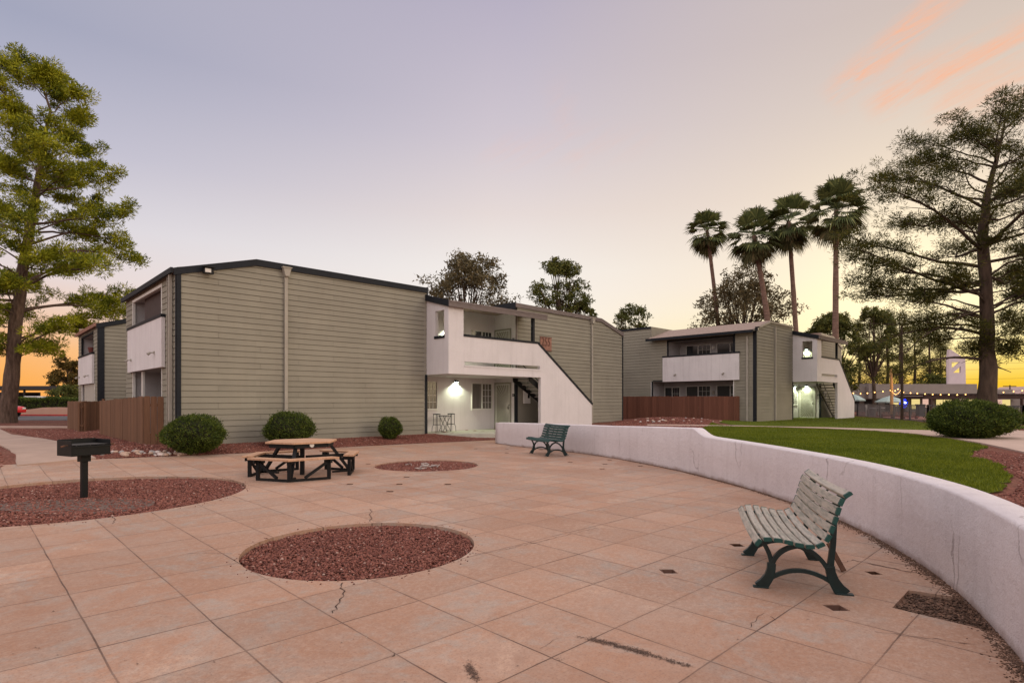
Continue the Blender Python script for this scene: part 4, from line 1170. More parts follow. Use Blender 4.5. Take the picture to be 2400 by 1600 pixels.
mb = MB(); mb.box(-.0, .05, -.03, 6.9, 5.42, 5.72); mb.build('fascia', M['trim'], A)
mb = MB(); mb.box(RW - .06, RW - .002, -.03, 6.9, 5.41, 5.72); mb.build('fascia', M['trim'], A)
mb = MB(); mb.box(TL + .05, TR - .02, 6.85, 6.95, -.3, 5.0); mb.box(TR - .06, TR - .01, .01, 6.85, -.3, 4.9); mb.box(-.13, -.121, .01, 6.8, -.2, 5.5); mb.build('rear_wall', M['siding'], A)
downspout(A, (-5.55, 0, 0), (0, -1, 0), 5.32, .02); downspout(A, (10.28, 0, 0), (0, -1, 0), 5.30, .1)
mb = MB(); mb.box(TL - .13, TL - .05, .28, .38, .05, 4.93); mb.box(TL - .10, TL - .026, .62, .66, .05, 4.9); mb.build('downspout', M['pipe'], A)
# left wing face
HU = (1.55, 5.65, 3.70, 4.86); HL = (1.55, 5.65, 0.0, 2.30)
balcony_face(A, TL, 0.05, 6.78, (1.16, 5.95, 2.30, 3.80), [(0.05, 4.95), (6.78, 4.95)], HU, HL)
mb = MB(); mb.box(TL + .16, TL + .18, 1.62, 4.7, 3.9, 4.80); mb.build('sun_shade', M['shade'], A)
mb = MB(); mb.box(TL + .9, TL + .98, 1.5, 4.0, -.2, 2.3); mb.build('storage_wall', M['siding'], A)
window(A, (TL + .9, 3.0, .85), (0, -1, 0), (-1, 0, 0), .9, 1.15)
mb = MB()
for k in range(7): mb.box(TL + .845, TL + .857, 2.15 + k * .13, 2.165 + k * .13, .8, 2.05)
mb.build('window_bars', M['frame_white'], A)
mb = MB(); mb.box(TL + .02, TL + .09, 4.35, 4.5, 0, 2.29); mb.build('post', M['frame_white'], A)
light_bracket(A, TL, 2.0, 2.78); light_bracket(A, TL, 5.3, 2.72)
stair_block(A, 0.0, RW, 4.83, 8.58, 1.11, 5.02, -.05)
# porch slab
mb = MB()
mb.prism([(-.0, .0), (0.0, 1.34), (RW - .01, 1.34), (RW - .01, -1.0), (5.0, -1.9), (2.0, -1.78), (1.2, -1.3), (.5, -.6)], lambda a, b, d: Vector((a, b, d)), -.15, .006)
o = mb.build('porch_slab', M['concrete'], A)
# number sign
sg = MB(); sg.box(6.42, 7.20, -.06, -.03, 3.68, 4.29); sg = sg.build('number_sign', M['rust'], A, bevel=.008)
mb = MB(); mb.box(6.40, 7.22, -.067, -.026, 4.292, 4.32); mb.box(6.40, 7.22, -.067, -.026, 3.645, 3.678); mb.build('sign_rim', M['sign_digit'], sg)
def digit(mb, x, z, w, h, segs, y, t=.035):
    S7 = {'a': ((0, h), (w, h)), 'b': ((w, h / 2), (w, h)), 'c': ((w, 0), (w, h / 2)), 'd': ((0, 0), (w, 0)), 'e': ((0, 0), (0, h / 2)), 'f': ((0, h / 2), (0, h)), 'g': ((0, h / 2), (w, h / 2))}
def digits_text(txt, size, M_, mat, name, parent, ext=.006):
    cu = bpy.data.curves.new(name, 'FONT'); cu.body = txt; cu.size = size; cu.extrude = ext; cu.align_x = 'CENTER'; cu.align_y = 'CENTER'; cu.space_character = 1.05
    o = bpy.data.objects.new(name, cu); COL.objects.link(o)
    dg = bpy.context.evaluated_depsgraph_get(); me = bpy.data.meshes.new_from_object(o.evaluated_get(dg))
    bpy.data.objects.remove(o)
    o = bpy.data.objects.new(name, me); COL.objects.link(o); me.materials.clear(); me.materials.append(mat)
    o.parent = parent; o.matrix_local = M_
    return o
digits_text('255', .46, Matrix.Translation((6.80, -.068, 4.06)) @ Matrix.Rotation(R(90), 4, 'X') @ Matrix.Scale(1.25, 4, (0, 1, 0)) @ Matrix.Scale(.86, 4, (1, 0, 0)), M['sign_digit'], 'number', sg)
# small wall light right of the sign and flood light under the eave
def flood(root, o, n):
    o = Vector(o); n = Vector(n); s = n.cross(Vector((0, 0, 1)))
    fn = lambda a, z, d: o + s * a + Vector((0, 0, z)) + n * d
    b = MB(); b.prism([(-.05, -.04), (.05, -.04), (.05, .05), (-.05, .05)], fn, 0, .05)
    b.prism([(-.14, -.10), (.14, -.10), (.12, .09), (-.12, .09)], fn, .05, .17); b.prism([(-.16, .07), (.16, .07), (.16, .10), (-.16, .10)], fn, .04, .24)
    f = b.build('floodlight', M['black'], root)
    g = MB(); g.prism([(-.06, -.07), (.10, -.07), (.10, .04), (-.06, .04)], fn, .171, .178); g.build('flood_lens', M['frame_white'], f)
flood(A, (-7.88, -.08, 5.10), (0, -1, 0))
b = MB(); b.prism([(-.06, 0), (.06, 0), (.09, -.14), (-.09, -.14)], lambda a, z, d: Vector((6.98 + a, -.03 - d, 3.43 + z)), 0, .16); f = b.build('wall_lamp', M['black'], A)
b = MB(); b.box(6.90, 7.06, -.18, -.05, 3.25, 3.285); b.build('lamp_lens', M['lamp_lens'], f)

# ---- building B -----------------------------------------------------
KB = Vector((13.2, 31.0, 0))
B_ = empty('apartment_building', (KB.x, KB.y, .41), ROT)
tag(B_, 'smaller grey-green apartment building with white balcony beyond the lawn', 'building')
BX = 5.31; BW = 4.84; BR = 14.6
mb = MB(); siding(mb, (0, 0, 0), (1, 0, 0), (0, -1, 0), 0, BX - .02, 0, [(0, 5.05), (1.87, 5.62), (BX, 5.62)]); mb.build('siding_wall', M['siding'], B_)
mb = MB(); siding(mb, (0, 0, 0), (1, 0, 0), (0, -1, 0), BX + BW + .1, BR, 0, [(BX, 5.62), (12.7, 5.58), (BR, 4.96)]); mb.build('siding_wall', M['siding'], B_)
mb = MB(); mb.box(-.014, .08, -.05, -.026, -.1, 5.0); mb.box(-.036, -.024, -.05, .12, -.1, 5.0); mb.build('corner_trim', M['trim'], B_)
fascia_strip(B_, [(-.3, 5.02), (1.87, 5.66), (BX, 5.68)], -.075, -.03, .1, M['pipe'], 0.0)
fascia_strip(B_, [(BX + BW, 5.69), (12.7, 5.64), (BR + .1, 5.0)], -.075, -.03, .16, M['pipe'], 0.0)
mb = MB()
mb.prism([(-.42, 5.00), (1.87, 5.69), (BX, 5.69), (BX, 5.55), (1.87, 5.55), (-.42, 4.92)], lambda p_, q_, d: Vector((p_, d, q_)), -.028, 6.50)
mb.prism([(BX + BW, 5.70), (12.7, 5.65), (BR, 5.04), (BR, 4.94), (12.7, 5.5), (BX + BW, 5.55)], lambda p_, q_, d: Vector((p_, d, q_)), -.028, 10)
mb.box(BX + .002, BX + BW - .002, 1.66, 10, 5.25, 5.40); mb.box(0.1, BX, 6.52, 12, 5.62, 5.72)
mb.build('roof', M['shingle'], B_)
mb = MB(); mb.box(-.50, -.422, -.05, 6.6, 4.84, 4.99); mb.build('gutter', M['trim'], B_)
mb = MB(); mb.box(.02, BR - .02, 11.9, 12, -.3, 5.0); mb.box(BR - .06, BR - .01, .01, 11.9, -.3, 4.9); mb.box(BX - .13, BX - .122, .01, 6, -.3, 5.5); mb.build('rear_wall', M['siding'], B_)
# left face: main part then raised parapet part
balcony_face(B_, 0, 0.12, 10.8, (.86, 5.62, 2.32, 3.80), [(0.12, 4.92), (6.5, 4.92), (6.51, 5.70), (10.8, 5.70)], (1.18, 5.37, 3.70, 4.84), (1.18, 6.5, 0.0, 2.34), shade=False, depth=1.5)
mb = MB(); mb.box(-.05, .0, 6.51, 10.9, 5.66, 5.80); mb.build('fascia', M['trim'], B_)
mb = MB(); mb.box(-.03, 2.6, 6.44, 6.50, 5.0, 5.78); mb.build('side_parapet', M['siding'], B_)
mb = MB(); mb.box(-.035, .02, 6.38, 6.46, 0, 2.36); mb.box(-.035, .02, 1.12, 1.2, 3.9, 4.9); mb.box(-.034, .02, 1.2, 6.38, 2.36, 2.42); mb.build('opening_trim', M['trim'], B_)
downspout(B_, (0, .42, 0), (-1, 0, 0), 4.7, 0.05, False); downspout(B_, (2.55, 0, 0), (0, -1, 0), 5.4, .02, False)
for z in (0.0, 2.5):
    window(B_, (1.5, 4.9 , z + .85), (0, -1, 0), (-1, 0, 0), 1.55, 1.2, 'dark')
    window(B_, (1.5, 2.9, z + .05), (0, -1, 0), (-1, 0, 0), 1.6, 2.0, 'dark')
window(B_, (1.5, 6.4, .5), (0, -1, 0), (-1, 0, 0), 1.0, 1.5, 'dark')
mb = MB(); mb.lathe([(.1, 0), (.12, .02), (.09, .07), (.02, .08)], 10); o = mb.build('balcony_lamp', M['frame_white'], B_); o.matrix_local = Matrix.Translation((1.48, 3.15, 4.35)) @ Matrix.Rotation(R(-90), 4, 'Y')
mb = MB(); mb.box(1.38, 1.48, 3.05, 3.2, 1.55, 1.75); mb.build('balcony_lamp', M['pipe'], B_, bevel=.02)
light_bracket(B_, 0, 1.75, 2.72); light_bracket(B_, 0, 4.75, 2.74)
flood(B_, (-.32, -.1, 5.02), (.2, -1, 0))
stair_block(B_, BX, BW, 4.0, 7.2, 1.2, 3.70, -.1, lx=4.0, door2=True)
# lamps over the doors on the return wall (they shine straight down the doors)
wall_lamp(B_, (BX + BW - .04, .82, 2.20), (-1, 0, 0), 120); wall_lamp(B_, (BX + BW - .04, .82, 4.66), (-1, 0, 0), 100)
mb = MB(); mb.prism([(BX - .1, 1.34), (BX + BW, 1.34), (BX + BW, -1.3), (BX + 3.6, -1.45), (BX - .1, -1.5)], lambda a, b, d: Vector((a, b, d)), -.2, .0); mb.build('porch_slab', M['concrete'], B_)

# ---- building C, the wing at far left -------------------------------
CC = empty('apartment_building', (-19.52, 27.0, .12), ROT)
tag(CC, 'partly hidden grey-green apartment wing at the far left, behind the wooden fence', 'building')
mb = MB(); siding(mb, (0, 0, 0), (1, 0, 0), (0, -1, 0), 0, 16, 0, [(0, 5.12), (2.2, 5.66), (16, 5.66)], [(1.15, 4.2, 1.1, 2.15)]); mb.build('siding_wall', M['siding'], CC)
mb = MB(); mb.box(1.1, 4.25, .0, .02, 1.05, 2.2); o = mb.build('window', M['glass'], CC)
mb = MB(); mb.prism([(1.1, 1.05), (4.25, 1.05), (4.25, 2.2), (1.1, 2.2)], lambda a, b, d: Vector((a, d, b)), -.04, -.024, [[(1.16, 1.11), (4.19, 1.11), (4.19, 2.14), (1.16, 2.14)]]); mb.build('frame', M['black'], o)
mb = MB(); mb.box(-.02, .22, -.055, -.026, -.1, 5.1); mb.box(-.038, -.024, -.05, .14, -.1, 5.1); mb.build('corner_trim', M['trim'], CC)
fascia_strip(CC, [(-.1, 5.02), (2.2, 5.70), (16, 5.72)], -.08, -.03, .22, M['trim'], .06)
mb = MB(); mb.prism([(-.1, 5.10), (2.2, 5.72), (16, 5.74), (16, 5.6), (2.2, 5.6), (-.1, 5.0)], lambda p_, q_, d: Vector((p_, d, q_)), -.028, 7); mb.box(.1, 16, 6.9, 7, -.3, 5.5); mb.build('roof', M['shingle'], CC)
balcony_face(CC, 0, .14, 6.2, (1.0, 5.4, 2.30, 3.72), [(.14, 4.98), (6.2, 4.98)], (1.3, 5.1, 3.6, 4.86), (.9, 5.1, 0, 2.3), shade=False)
mb = MB(); mb.box(-.17, -.102, -.05, 6.3, 4.95, 5.11); mb.build('gutter', M['rust'], CC)
mb = MB(); mb.box(-.012, .01, 1.0, 4.2, .9, 2.28); mb.build('roller_blind', M['curtain'], CC)
light_bracket(CC, 0, 2.0, 2.7); light_bracket(CC, 0, 4.9, 2.7)
pot = MB(); pot.lathe([(.12, 0), (.16, .22), (.17, .22), (.16, .25), (.14, .22)], 12); o = pot.build('plant_pot', plain('clay_pot', (.12, .03, .025)))
p_ = CC.matrix_basis @ Vector((-.06, 1.4, 3.815)); p_ = Matrix.Translation((-19.52, 27.0, .12)) @ Matrix.Rotation(ROT, 4, 'Z') @ Vector((-.06, 1.5, 3.815)); o.location = p_
tag(o, 'dark red pot standing on the balcony cap of the far left wing', 'plant pot')

# ---- fences -----------------------------------------------------------
def plank_fence(name, pts, zbot, ztop, mat, label, pitch=.145, seed=0, sink=.1, sg_=-1):
    r = random.Random(seed); root = empty(name, (pts[0][0], pts[0][1], 0))
    off = Vector((pts[0][0], pts[0][1], 0)); mb = MB(); mr = MB(); mp = MB()
    for i in range(len(pts) - 1):
        a = Vector((pts[i][0], pts[i][1], 0)) - off; b = Vector((pts[i + 1][0], pts[i + 1][1], 0)) - off
        L = (b - a).length; dd = (b - a) / L; nn = Vector((dd.y, -dd.x, 0)) * sg_; n = max(1, int(L / pitch)); pw = L / n
        ang = math.atan2(dd.y, dd.x)
        for k in range(n):
            s = (k + .5) / n; c = a + dd * (L * s); g = ztop[i] + (ztop[i + 1] - ztop[i]) * s + r.uniform(-.012, .012); gb = zbot[i] + (zbot[i + 1] - zbot[i]) * s
            w = pw / 2 - r.uniform(.002, .006); t = r.uniform(-.004, .004)
            fn = lambda p2, q2, d: c + dd * p2 + Vector((0, 0, q2)) + nn * (d + t)
            mb.prism([(-w, gb - sink), (w, gb - sink), (w, g - .03), (w - .02, g), (-w + .02, g), (-w, g - .03)], fn, -.009, .009)
        for zf_ in (.22, .82):
            za = zbot[i] + (ztop[i] - zbot[i]) * zf_; zb_ = zbot[i + 1] + (ztop[i + 1] - zbot[i + 1]) * zf_
            mr.bar(a + Vector((0, 0, za)) - nn * .035, b + Vector((0, 0, zb_)) - nn * .035, .04, .08)
        m_ = max(1, int(L / 2.4))
        for k in range(m_ + 1):
            c = a + dd * (L * min(.985, max(.015, k / m_))) - nn * .105; mp.box(c.x - .04, c.x + .04, c.y - .04, c.y + .04, min(zbot) - .1, ztop[i] - .06)
    mb.build('boards', mat, root); mr.build('rail', mat, root); mp.build('post', mat, root)
    return tag(root, label, 'fence')
fa = P(337, 940, 16.98); fz = P(234, 940, 22.3); fb_ = W(TL - .02, -1.35)
plank_fence('wooden_fence', [(fb_.x, fb_.y), (fa.x, fa.y), (fz.x, fz.y)], [.22, .22, .35], [1.70, 1.70, 1.56], M['fence'], 'brown board fence round the patio at the left corner of the front building', seed=1)
g1 = P(192, 940, 23.9); g2 = P(158.5, 940, 27.2); g0 = P(236, 940, 26.0)
plank_fence('wooden_fence', [(g0.x, g0.y), (g1.x, g1.y), (g2.x, g2.y)], [.25, .25, .27], [1.55, 1.55, 1.55], M['fence'], 'short brown board fence of the far left wing, behind the nearer fence', seed=2)
plank_fence('wooden_fence', [(7.0, 36.84), (12.3, 31.35), (12.62, 31.66)], [.45, .41, .41], [1.87, 1.83, 1.83], M['fence_dark'], 'dark red-brown fence below the white balcony of the building beyond the lawn', seed=3, sg_=1)

# ------------------------------------------------------------------ park benches
def ribbon(mb, pts, wid, x0, x1):
    """flat bar following 2D points (a,z), thickness wid in plane, from x0 to x1"""
    n = len(pts); L = []; Rr_ = []
    for i in range(n):
        a = Vector(pts[max(i - 1, 0)]); b = Vector(pts[min(i + 1, n - 1)]); d = (b - a).normalized(); w = wid[i] if hasattr(wid, '__len__') else wid
        q = Vector(pts[i]); nn = Vector((-d.y, d.x)) * w / 2; L.append(q + nn); Rr_.append(q - nn)
    vs = []
    for x in (x0, x1):
        for q in L: vs.append((x, q.x, q.y))
        for q in Rr_: vs.append((x, q.x, q.y))
    m = 2 * n; fs = []
    for i in range(n - 1):
        fs.append((i, i + 1, n + i + 1, n + i)); fs.append((m + i + 1, m + i, m + n + i, m + n + i + 1))
        fs.append((i, m + i, m + i + 1, i + 1)); fs.append((n + i + 1, m + n + i + 1, m + n + i, n + i))
    fs.append((0, n, m + n, m)); fs.append((n - 1, m + n - 1, m + 2 * n - 1, 2 * n - 1))
    mb.add(vs, fs)
def arc2(p0, p1, p2, n=10):
    return [tuple((1 - s) ** 2 * p0[j] + 2 * s * (1 - s) * p1[j] + s * s * p2[j] for j in (0, 1)) for s in [k / n for k in range(n + 1)]]
SLATS = [(-.075, .425, 52), (-.005, .455, 4), (.072, .452, -3), (.148, .440, -8), (.224, .425, -6), (.300, .418, 4), (.372, .435, 28),
         (.425, .492, 62), (.452, .562, 70), (.474, .634, 73), (.494, .706, 74), (.516, .777, 66), (.560, .835, 36)]
def make_bench(loc, rz, slatmat, label, sag=.022, fr_x=.52):
    root = empty('park_bench', loc, rz); tag(root, label, 'bench', 'green park benches against the white curved wall')
    Lh = .765
    for i, (a, z, deg) in enumerate(SLATS):
        mb = MB(); c_, s_ = math.cos(R(deg)), math.sin(R(deg)); w, t = .030, .015
        # direction across the slat = (c,s) in (a,z); normal = (-s,c)
        n = 12; vs = []
        for k in range(n + 1):
            x = -Lh + 2 * Lh * k / n; q = 1 - (x / Lh) ** 2; sg_ = sag * q * (1.0 if 0 < i < 12 else .7)
            oa, oz = -sg_ * .5, -sg_ * .8
            for (p, h) in ((-w, -t), (w, -t), (w, t * .55), (w * .82, t), (-w * .82, t), (-w, t * .55)):
                vs.append((x, a + oa + p * c_ - h * s_, z + oz + p * s_ + h * c_))
        m = 6; fs = [(k * m + j, k * m + (j + 1) % m, (k + 1) * m + (j + 1) % m, (k + 1) * m + j) for k in range(n) for j in range(m)]
        fs += [tuple(range(m - 1, -1, -1)), tuple(n * m + j for j in range(m))]
        mb.add(vs, fs); mb.build('seat_slat' if i < 7 else 'backrest_slat', slatmat, root)
    for sx in (-1, 1):
        x0, x1 = sx * fr_x - .021, sx * fr_x + .021; mb = MB()
        # front leg: foot, waist, fork to seat front and to the arch
        ribbon(mb, [(-.035, .0), (.0, .045), (.035, .10), (.05, .16), (.052, .21)], [.105, .085, .075, .066, .066], x0, x1)
        ribbon(mb, arc2((.052, .20), (.045, .30), (-.03, .405)), .036, x0 + .002, x1 - .002)
        ribbon(mb, arc2((.055, .20), (.10, .335), (.245, .365)) , .036, x0 + .001, x1 - .001)
        ribbon(mb, arc2((.245, .365), (.39, .345), (.475, .185)), .036, x0 + .003, x1 - .003)
        # seat rail
        ribbon(mb, [(-.085, .395), (-.04, .432), (.03, .434), (.11, .424), (.2, .404), (.30, .396), (.375, .408), (.415, .45)], .034, x0 + .004, x1 - .004)
        # rear leg with foot, rising as the curved back strut
        ribbon(mb, [(.585, .0), (.545, .05), (.51, .11), (.492, .17), (.485, .22)], [.115, .092, .080, .070, .066], x0, x1)
        ribbon(mb, [(.487, .20), (.497, .30), (.508, .40), (.512, .50), (.515, .60), (.530, .70), (.560, .765), (.600, .805)], [.05, .044, .042, .042, .042, .044, .05, .055], x0 + .002, x1 - .002)
        # inner back rail carrying the slats
        ribbon(mb, [(.40, .43), (.440, .485), (.470, .56), (.492, .634), (.510, .70), (.535, .765), (.572, .812), (.612, .83)], .032, x0 + .005, x1 - .005)
        # low stretcher arch
        ribbon(mb, arc2((.045, .085), (.27, .245), (.505, .085), 14), .034, x0 + .006, x1 - .006)
        ribbon(mb, [(-.09, .006), (.03, .006)], .012, x0 - .006, x1 + .006); ribbon(mb, [(.53, .006), (.655, .006)], .012, x0 - .006, x1 + .006)
        mb.build('frame', M['bench_iron'], root, bevel=.003)
    for x in (-.12, .14):   # straps tying the slats at mid-length
        mb = MB(); ribbon(mb, [(a + .012 - sag * .5, z - .022 - sag * .8) for a, z, d in SLATS[1:7]], .010, x - .018, x + .018)
        ribbon(mb, [(a + .020 - sag * .5, z - .010 - sag * .8) for a, z, d in SLATS[7:]], .010, x - .018, x + .018); mb.build('strap', M['bench_iron'], root)
    return root
b1 = make_bench((2.255, 5.26, 0.0), math.atan2(-.957, -.29), M['slat_worn'], 'near green bench with sun-bleached grey slats on the paving by the white wall')
b2 = make_bench((.80, 16.5, .02), math.atan2(-.92, .38), M['slat_green'], 'far green bench with dark green slats near the left end of the white wall')
mb = MB(); q0, q1 = P(1942, 1272, 5.35), P(1978, 1340, 5.18); q1.z = .012
mb.bar(q0, q1, .045, .016, (0, 1, 0)); o = mb.build('loose_slat', M['stick'], bevel=.003); tag(o, 'loose brown bar leaning behind the near bench down to the paving', 'loose bar')

# ------------------------------------------------------------------ grill
def make_grill():
    root = empty('pedestal_grill', (-7.05, 9.42, -.04), R(62)); tag(root, 'black park barbecue grill on a post in the large left gravel circle', 'grill')
    mb = MB(); mb.box(-.042, .042, -.042, .042, -.2, .70); mb.build('post', M['black'], root, bevel=.006)
    mb = MB(); mb.box(-.07, .07, -.07, .07, .60, .705); mb.build('bracket', M['black'], root, bevel=.004)
    mb = MB(); a, b, t = .285, .225, .008
    mb.box(-a, a, -b, b, .71, .722)
    mb.box(-a, -a + t, -b, b, .723, .96); mb.box(a - t, a, -b, b, .723, .96); mb.box(-a + t + .001, a - t - .001, b - t, b, .723, .97); mb.box(-a + t + .001, a - t - .001, -b, -b + t, .723, .865)
    mb.box(-a - .004, a + .004, -b - .014, -b - .001, .845, .872); mb.box(-a - .004, a + .004, -b - .012, -b - .001, .722, .74)
    mb.build('firebox', M['black'], root, bevel=.002)
    mb = MB()
    for k in range(19): y = -b + .03 + k * (2 * b - .06) / 18; mb.tube([(-a + .012, y, .885), (a - .012, y, .885)], .005, 5)
    for x in (-.2, 0, .2): mb.tube([(x, -b + .02, .876), (x, b - .02, .876)], .006, 5)
    mb.build('grate', plain('worn_steel', (.02, .016, .014), .5, .3, 9, spec=.6), root)
    for sx in (-1, 1):
        mb = MB(); mb.tube([(sx * (a - .02), -.12, .885), (sx * (a + .03), -.12, .885), (sx * (a + .085), -.12, .872)], .007, 6)
        mb.tube([(sx * (a + .045), -.12, .882), (sx * (a + .10), -.12, .868)], .014, 8); mb.build('handle', M['stick'], root)
make_grill()

# ------------------------------------------------------------------ hexagonal picnic table
def make_table():
    cx, cy = -4.42, 12.05; root = empty('picnic_table', (cx, cy, plaza_z(cx, cy) - .01)); tag(root, 'hexagonal picnic table with tan plank top and attached benches on black legs', 'picnic table'); root.scale = (.93, .93, .98)
    rot = R(-82)
    def hexa(r, off=0): return [(r * math.cos(rot + off + k * math.pi / 3), r * math.sin(rot + off + k * math.pi / 3)) for k in range(6)]
    # top: planks clipped to the hexagon
    h = hexa(.80, R(0)); mb = MB(); n = 9
    ax = Vector((math.cos(rot + R(90)), math.sin(rot + R(90)))); bx = Vector((-ax.y, ax.x))
    def clip(y0, y1):
        pl = [Vector(p_) for p_ in h]
        for s, lim in ((1, y0), (-1, -y1)):
            out = []
            for i in range(len(pl)):
                a, b = pl[i], pl[(i + 1) % len(pl)]; da, db = a.dot(bx) * s - lim, b.dot(bx) * s - lim
                if da >= 0: out.append(a)
                if (da >= 0) != (db >= 0): out.append(a.lerp(b, da / (da - db)))
            pl = out
        return [(p_.x, p_.y) for p_ in pl]
    for k in range(n):
        y0 = -.80 + 1.6 * k / n; q = clip(y0 + .003, y0 + 1.6 / n - .003)
        if len(q) > 2: mb.prism(q, lambda a, b, d: Vector((a, b, d)), .715, .752)
    mb.build('tabletop', M['table_wood'], root, bevel=.003)
    mb = MB(); h2 = hexa(.70)
    for k in range(6): mb.bar((*h2[k], .672), (*h2[(k + 1) % 6], .672), .04, .085)
    for k in range(3): mb.bar((*h2[k], .685), (*h2[k + 3], .685), .045, .055)
    mb.build('apron', M['black'], root)
    e = MB(); e.lathe([(.05, -.002), (.05, .002), (.03, .003)], 12); o = e.build('cap_plate', M['frame_white'], root); nn = Vector((math.cos(rot + R(30)), math.sin(rot + R(30)), 0)); o.matrix_local = Matrix.Translation(nn * .645 + Vector((0, 0, .69))) @ nn.to_track_quat('Z', 'Y').to_matrix().to_4x4()
    for j in range(3):
        va = rot + j * R(120)
        # each bench spans two sides of the outer hexagon, vertex in the middle
        def pt(r, da): return Vector((r * math.cos(va + da), r * math.sin(va + da), 0))
        ro, ri = 1.36, 1.10
        V0_, V1_ = pt(ro, 0), pt(ri, 0)
        E = []
        for s in (-1, 1):
            a = pt(ro, s * R(60)); b = pt(ri, s * R(60)); k = .80
            E.append((V0_.lerp(a, k), V1_.lerp(b, k)))
        mb = MB()
        for s in (0, 1):
            a, b = E[s]; g = .003
            sh = (a - V0_).normalized() * g
            for (f0, f1) in ((0, .485), (.515, 1)):
                q = [V0_.lerp(V1_, f0) + sh, V0_.lerp(V1_, f1) + sh, a.lerp(b, f1), a.lerp(b, f0)]
                mb.prism([(p_.x, p_.y) for p_ in q], lambda a_, b_, d: Vector((a_, b_, d)), .425, .462)
        mb.build('bench_seat', M['table_wood'], root, bevel=.004)
        mb = MB(); up = Vector((0, 0, 1)); rm = 1.23
        c0, c1 = E[0][0].lerp(E[0][1], .5) * .97, E[1][0].lerp(E[1][1], .5) * .97
        c0 = pt(rm, 0).lerp(pt(rm, -R(60)), .68); c1 = pt(rm, 0).lerp(pt(rm, R(60)), .68); cv = pt(rm - .03, 0)
        for c_ in (c0, c1): 
            mb.bar(c_ + up * .012, c_ + up * .424, .065, .065); mb.bar(c_ * .86 + up * .385, c_ * 1.09 + up * .385, .05, .075)
        mb.bar(cv + up * .04, cv + up * .424, .065, .065)
        mb.bar(c0 + up * .03, cv + up * .031, .05, .06); mb.bar(cv + up * .03, c1 + up * .031, .05, .06)
        mb.bar(c0.lerp(cv, .05) + up * .36, c0.lerp(cv, .62) + up * .07, .04, .055); mb.bar(c1.lerp(cv, .05) + up * .36, c1.lerp(cv, .62) + up * .07, .04, .055)
        mb.build('bench_frame', M['black'], root)
        mb = MB(); mb.bar(cv * 1.09 + up * .385, pt(.08, 0) + up * .388, .05, .075)
        mb.bar(pt(.60, 0) + up * .69, pt(1.13, 0) + up * .02, .075, .055); mb.bar(cv * 1.0 + up * .02, pt(.7, 0) + up * .021, .05, .05)
        mb.build('leg', M['black'], root)
        if j == 0: mb = MB(); mb.box(-.04, .04, -.04, .04, .02, .67); mb.build('center_post', M['black'], root)
make_table()

# ------------------------------------------------------------------ stools and folding table on the porch
Am = Matrix.Translation((P0.x, P0.y, .27)) @ Matrix.Rotation(ROT, 4, 'Z')
def make_stool(lx, ly, label):
    root = empty('bar_stool', Am @ Vector((lx, ly, .006)), ROT); tag(root, label, 'stool', 'backless metal stools on the lit porch')
    mb = MB(); mb.lathe([(.15, .72), (.165, .735), (.16, .755), (.05, .765)], 14); mb.build('seat', M['black'], root)
    for k in range(4):
        a = R(45 + 90 * k); c_, s_ = math.cos(a), math.sin(a); mb = MB()
        mb.tube([(c_ * .13, s_ * .13, .72), (c_ * .14, s_ * .14, .30), (c_ * .19, s_ * .19, .2), (c_ * .20, s_ * .20, 0)], .010, 5); mb.build('leg', M['black'], root)
    mb = MB(); mb.tube([(.15 * math.cos(R(k * 30)), .15 * math.sin(R(k * 30)), .31) for k in range(13)], .008, 5, False); mb.build('foot_ring', M['black'], root)
make_stool(1.02, .72, 'black backless stool left of the small porch table, next to the siding corner')
make_stool(1.95, .95, 'black backless stool right of the small porch table, under the wall lamp')
root = empty('folding_table', Am @ Vector((1.50, .80, .006)), ROT); tag(root, 'small round folding table with crossed legs between two stools on the porch', 'table')
mb = MB(); mb.lathe([(.28, .66), (.29, .668), (.28, .68), (.1, .682)], 20); mb.build('tabletop', M['black'], root)
for s in (-1, 1):
    for y in (-.14, .14):
        mb = MB(); mb.tube([(s * .2, y + s * .02, .66), (-s * .2, y + s * .02, .0)], .011, 5); mb.build('leg', M['black'], root)
mb = MB(); mb.tube([(-.2, -.15, .05), (-.2, .15, .05)], .009, 5); mb.tube([(.2, -.15, .05), (.2, .15, .05)], .009, 5); mb.build('crossbar', M['black'], root)

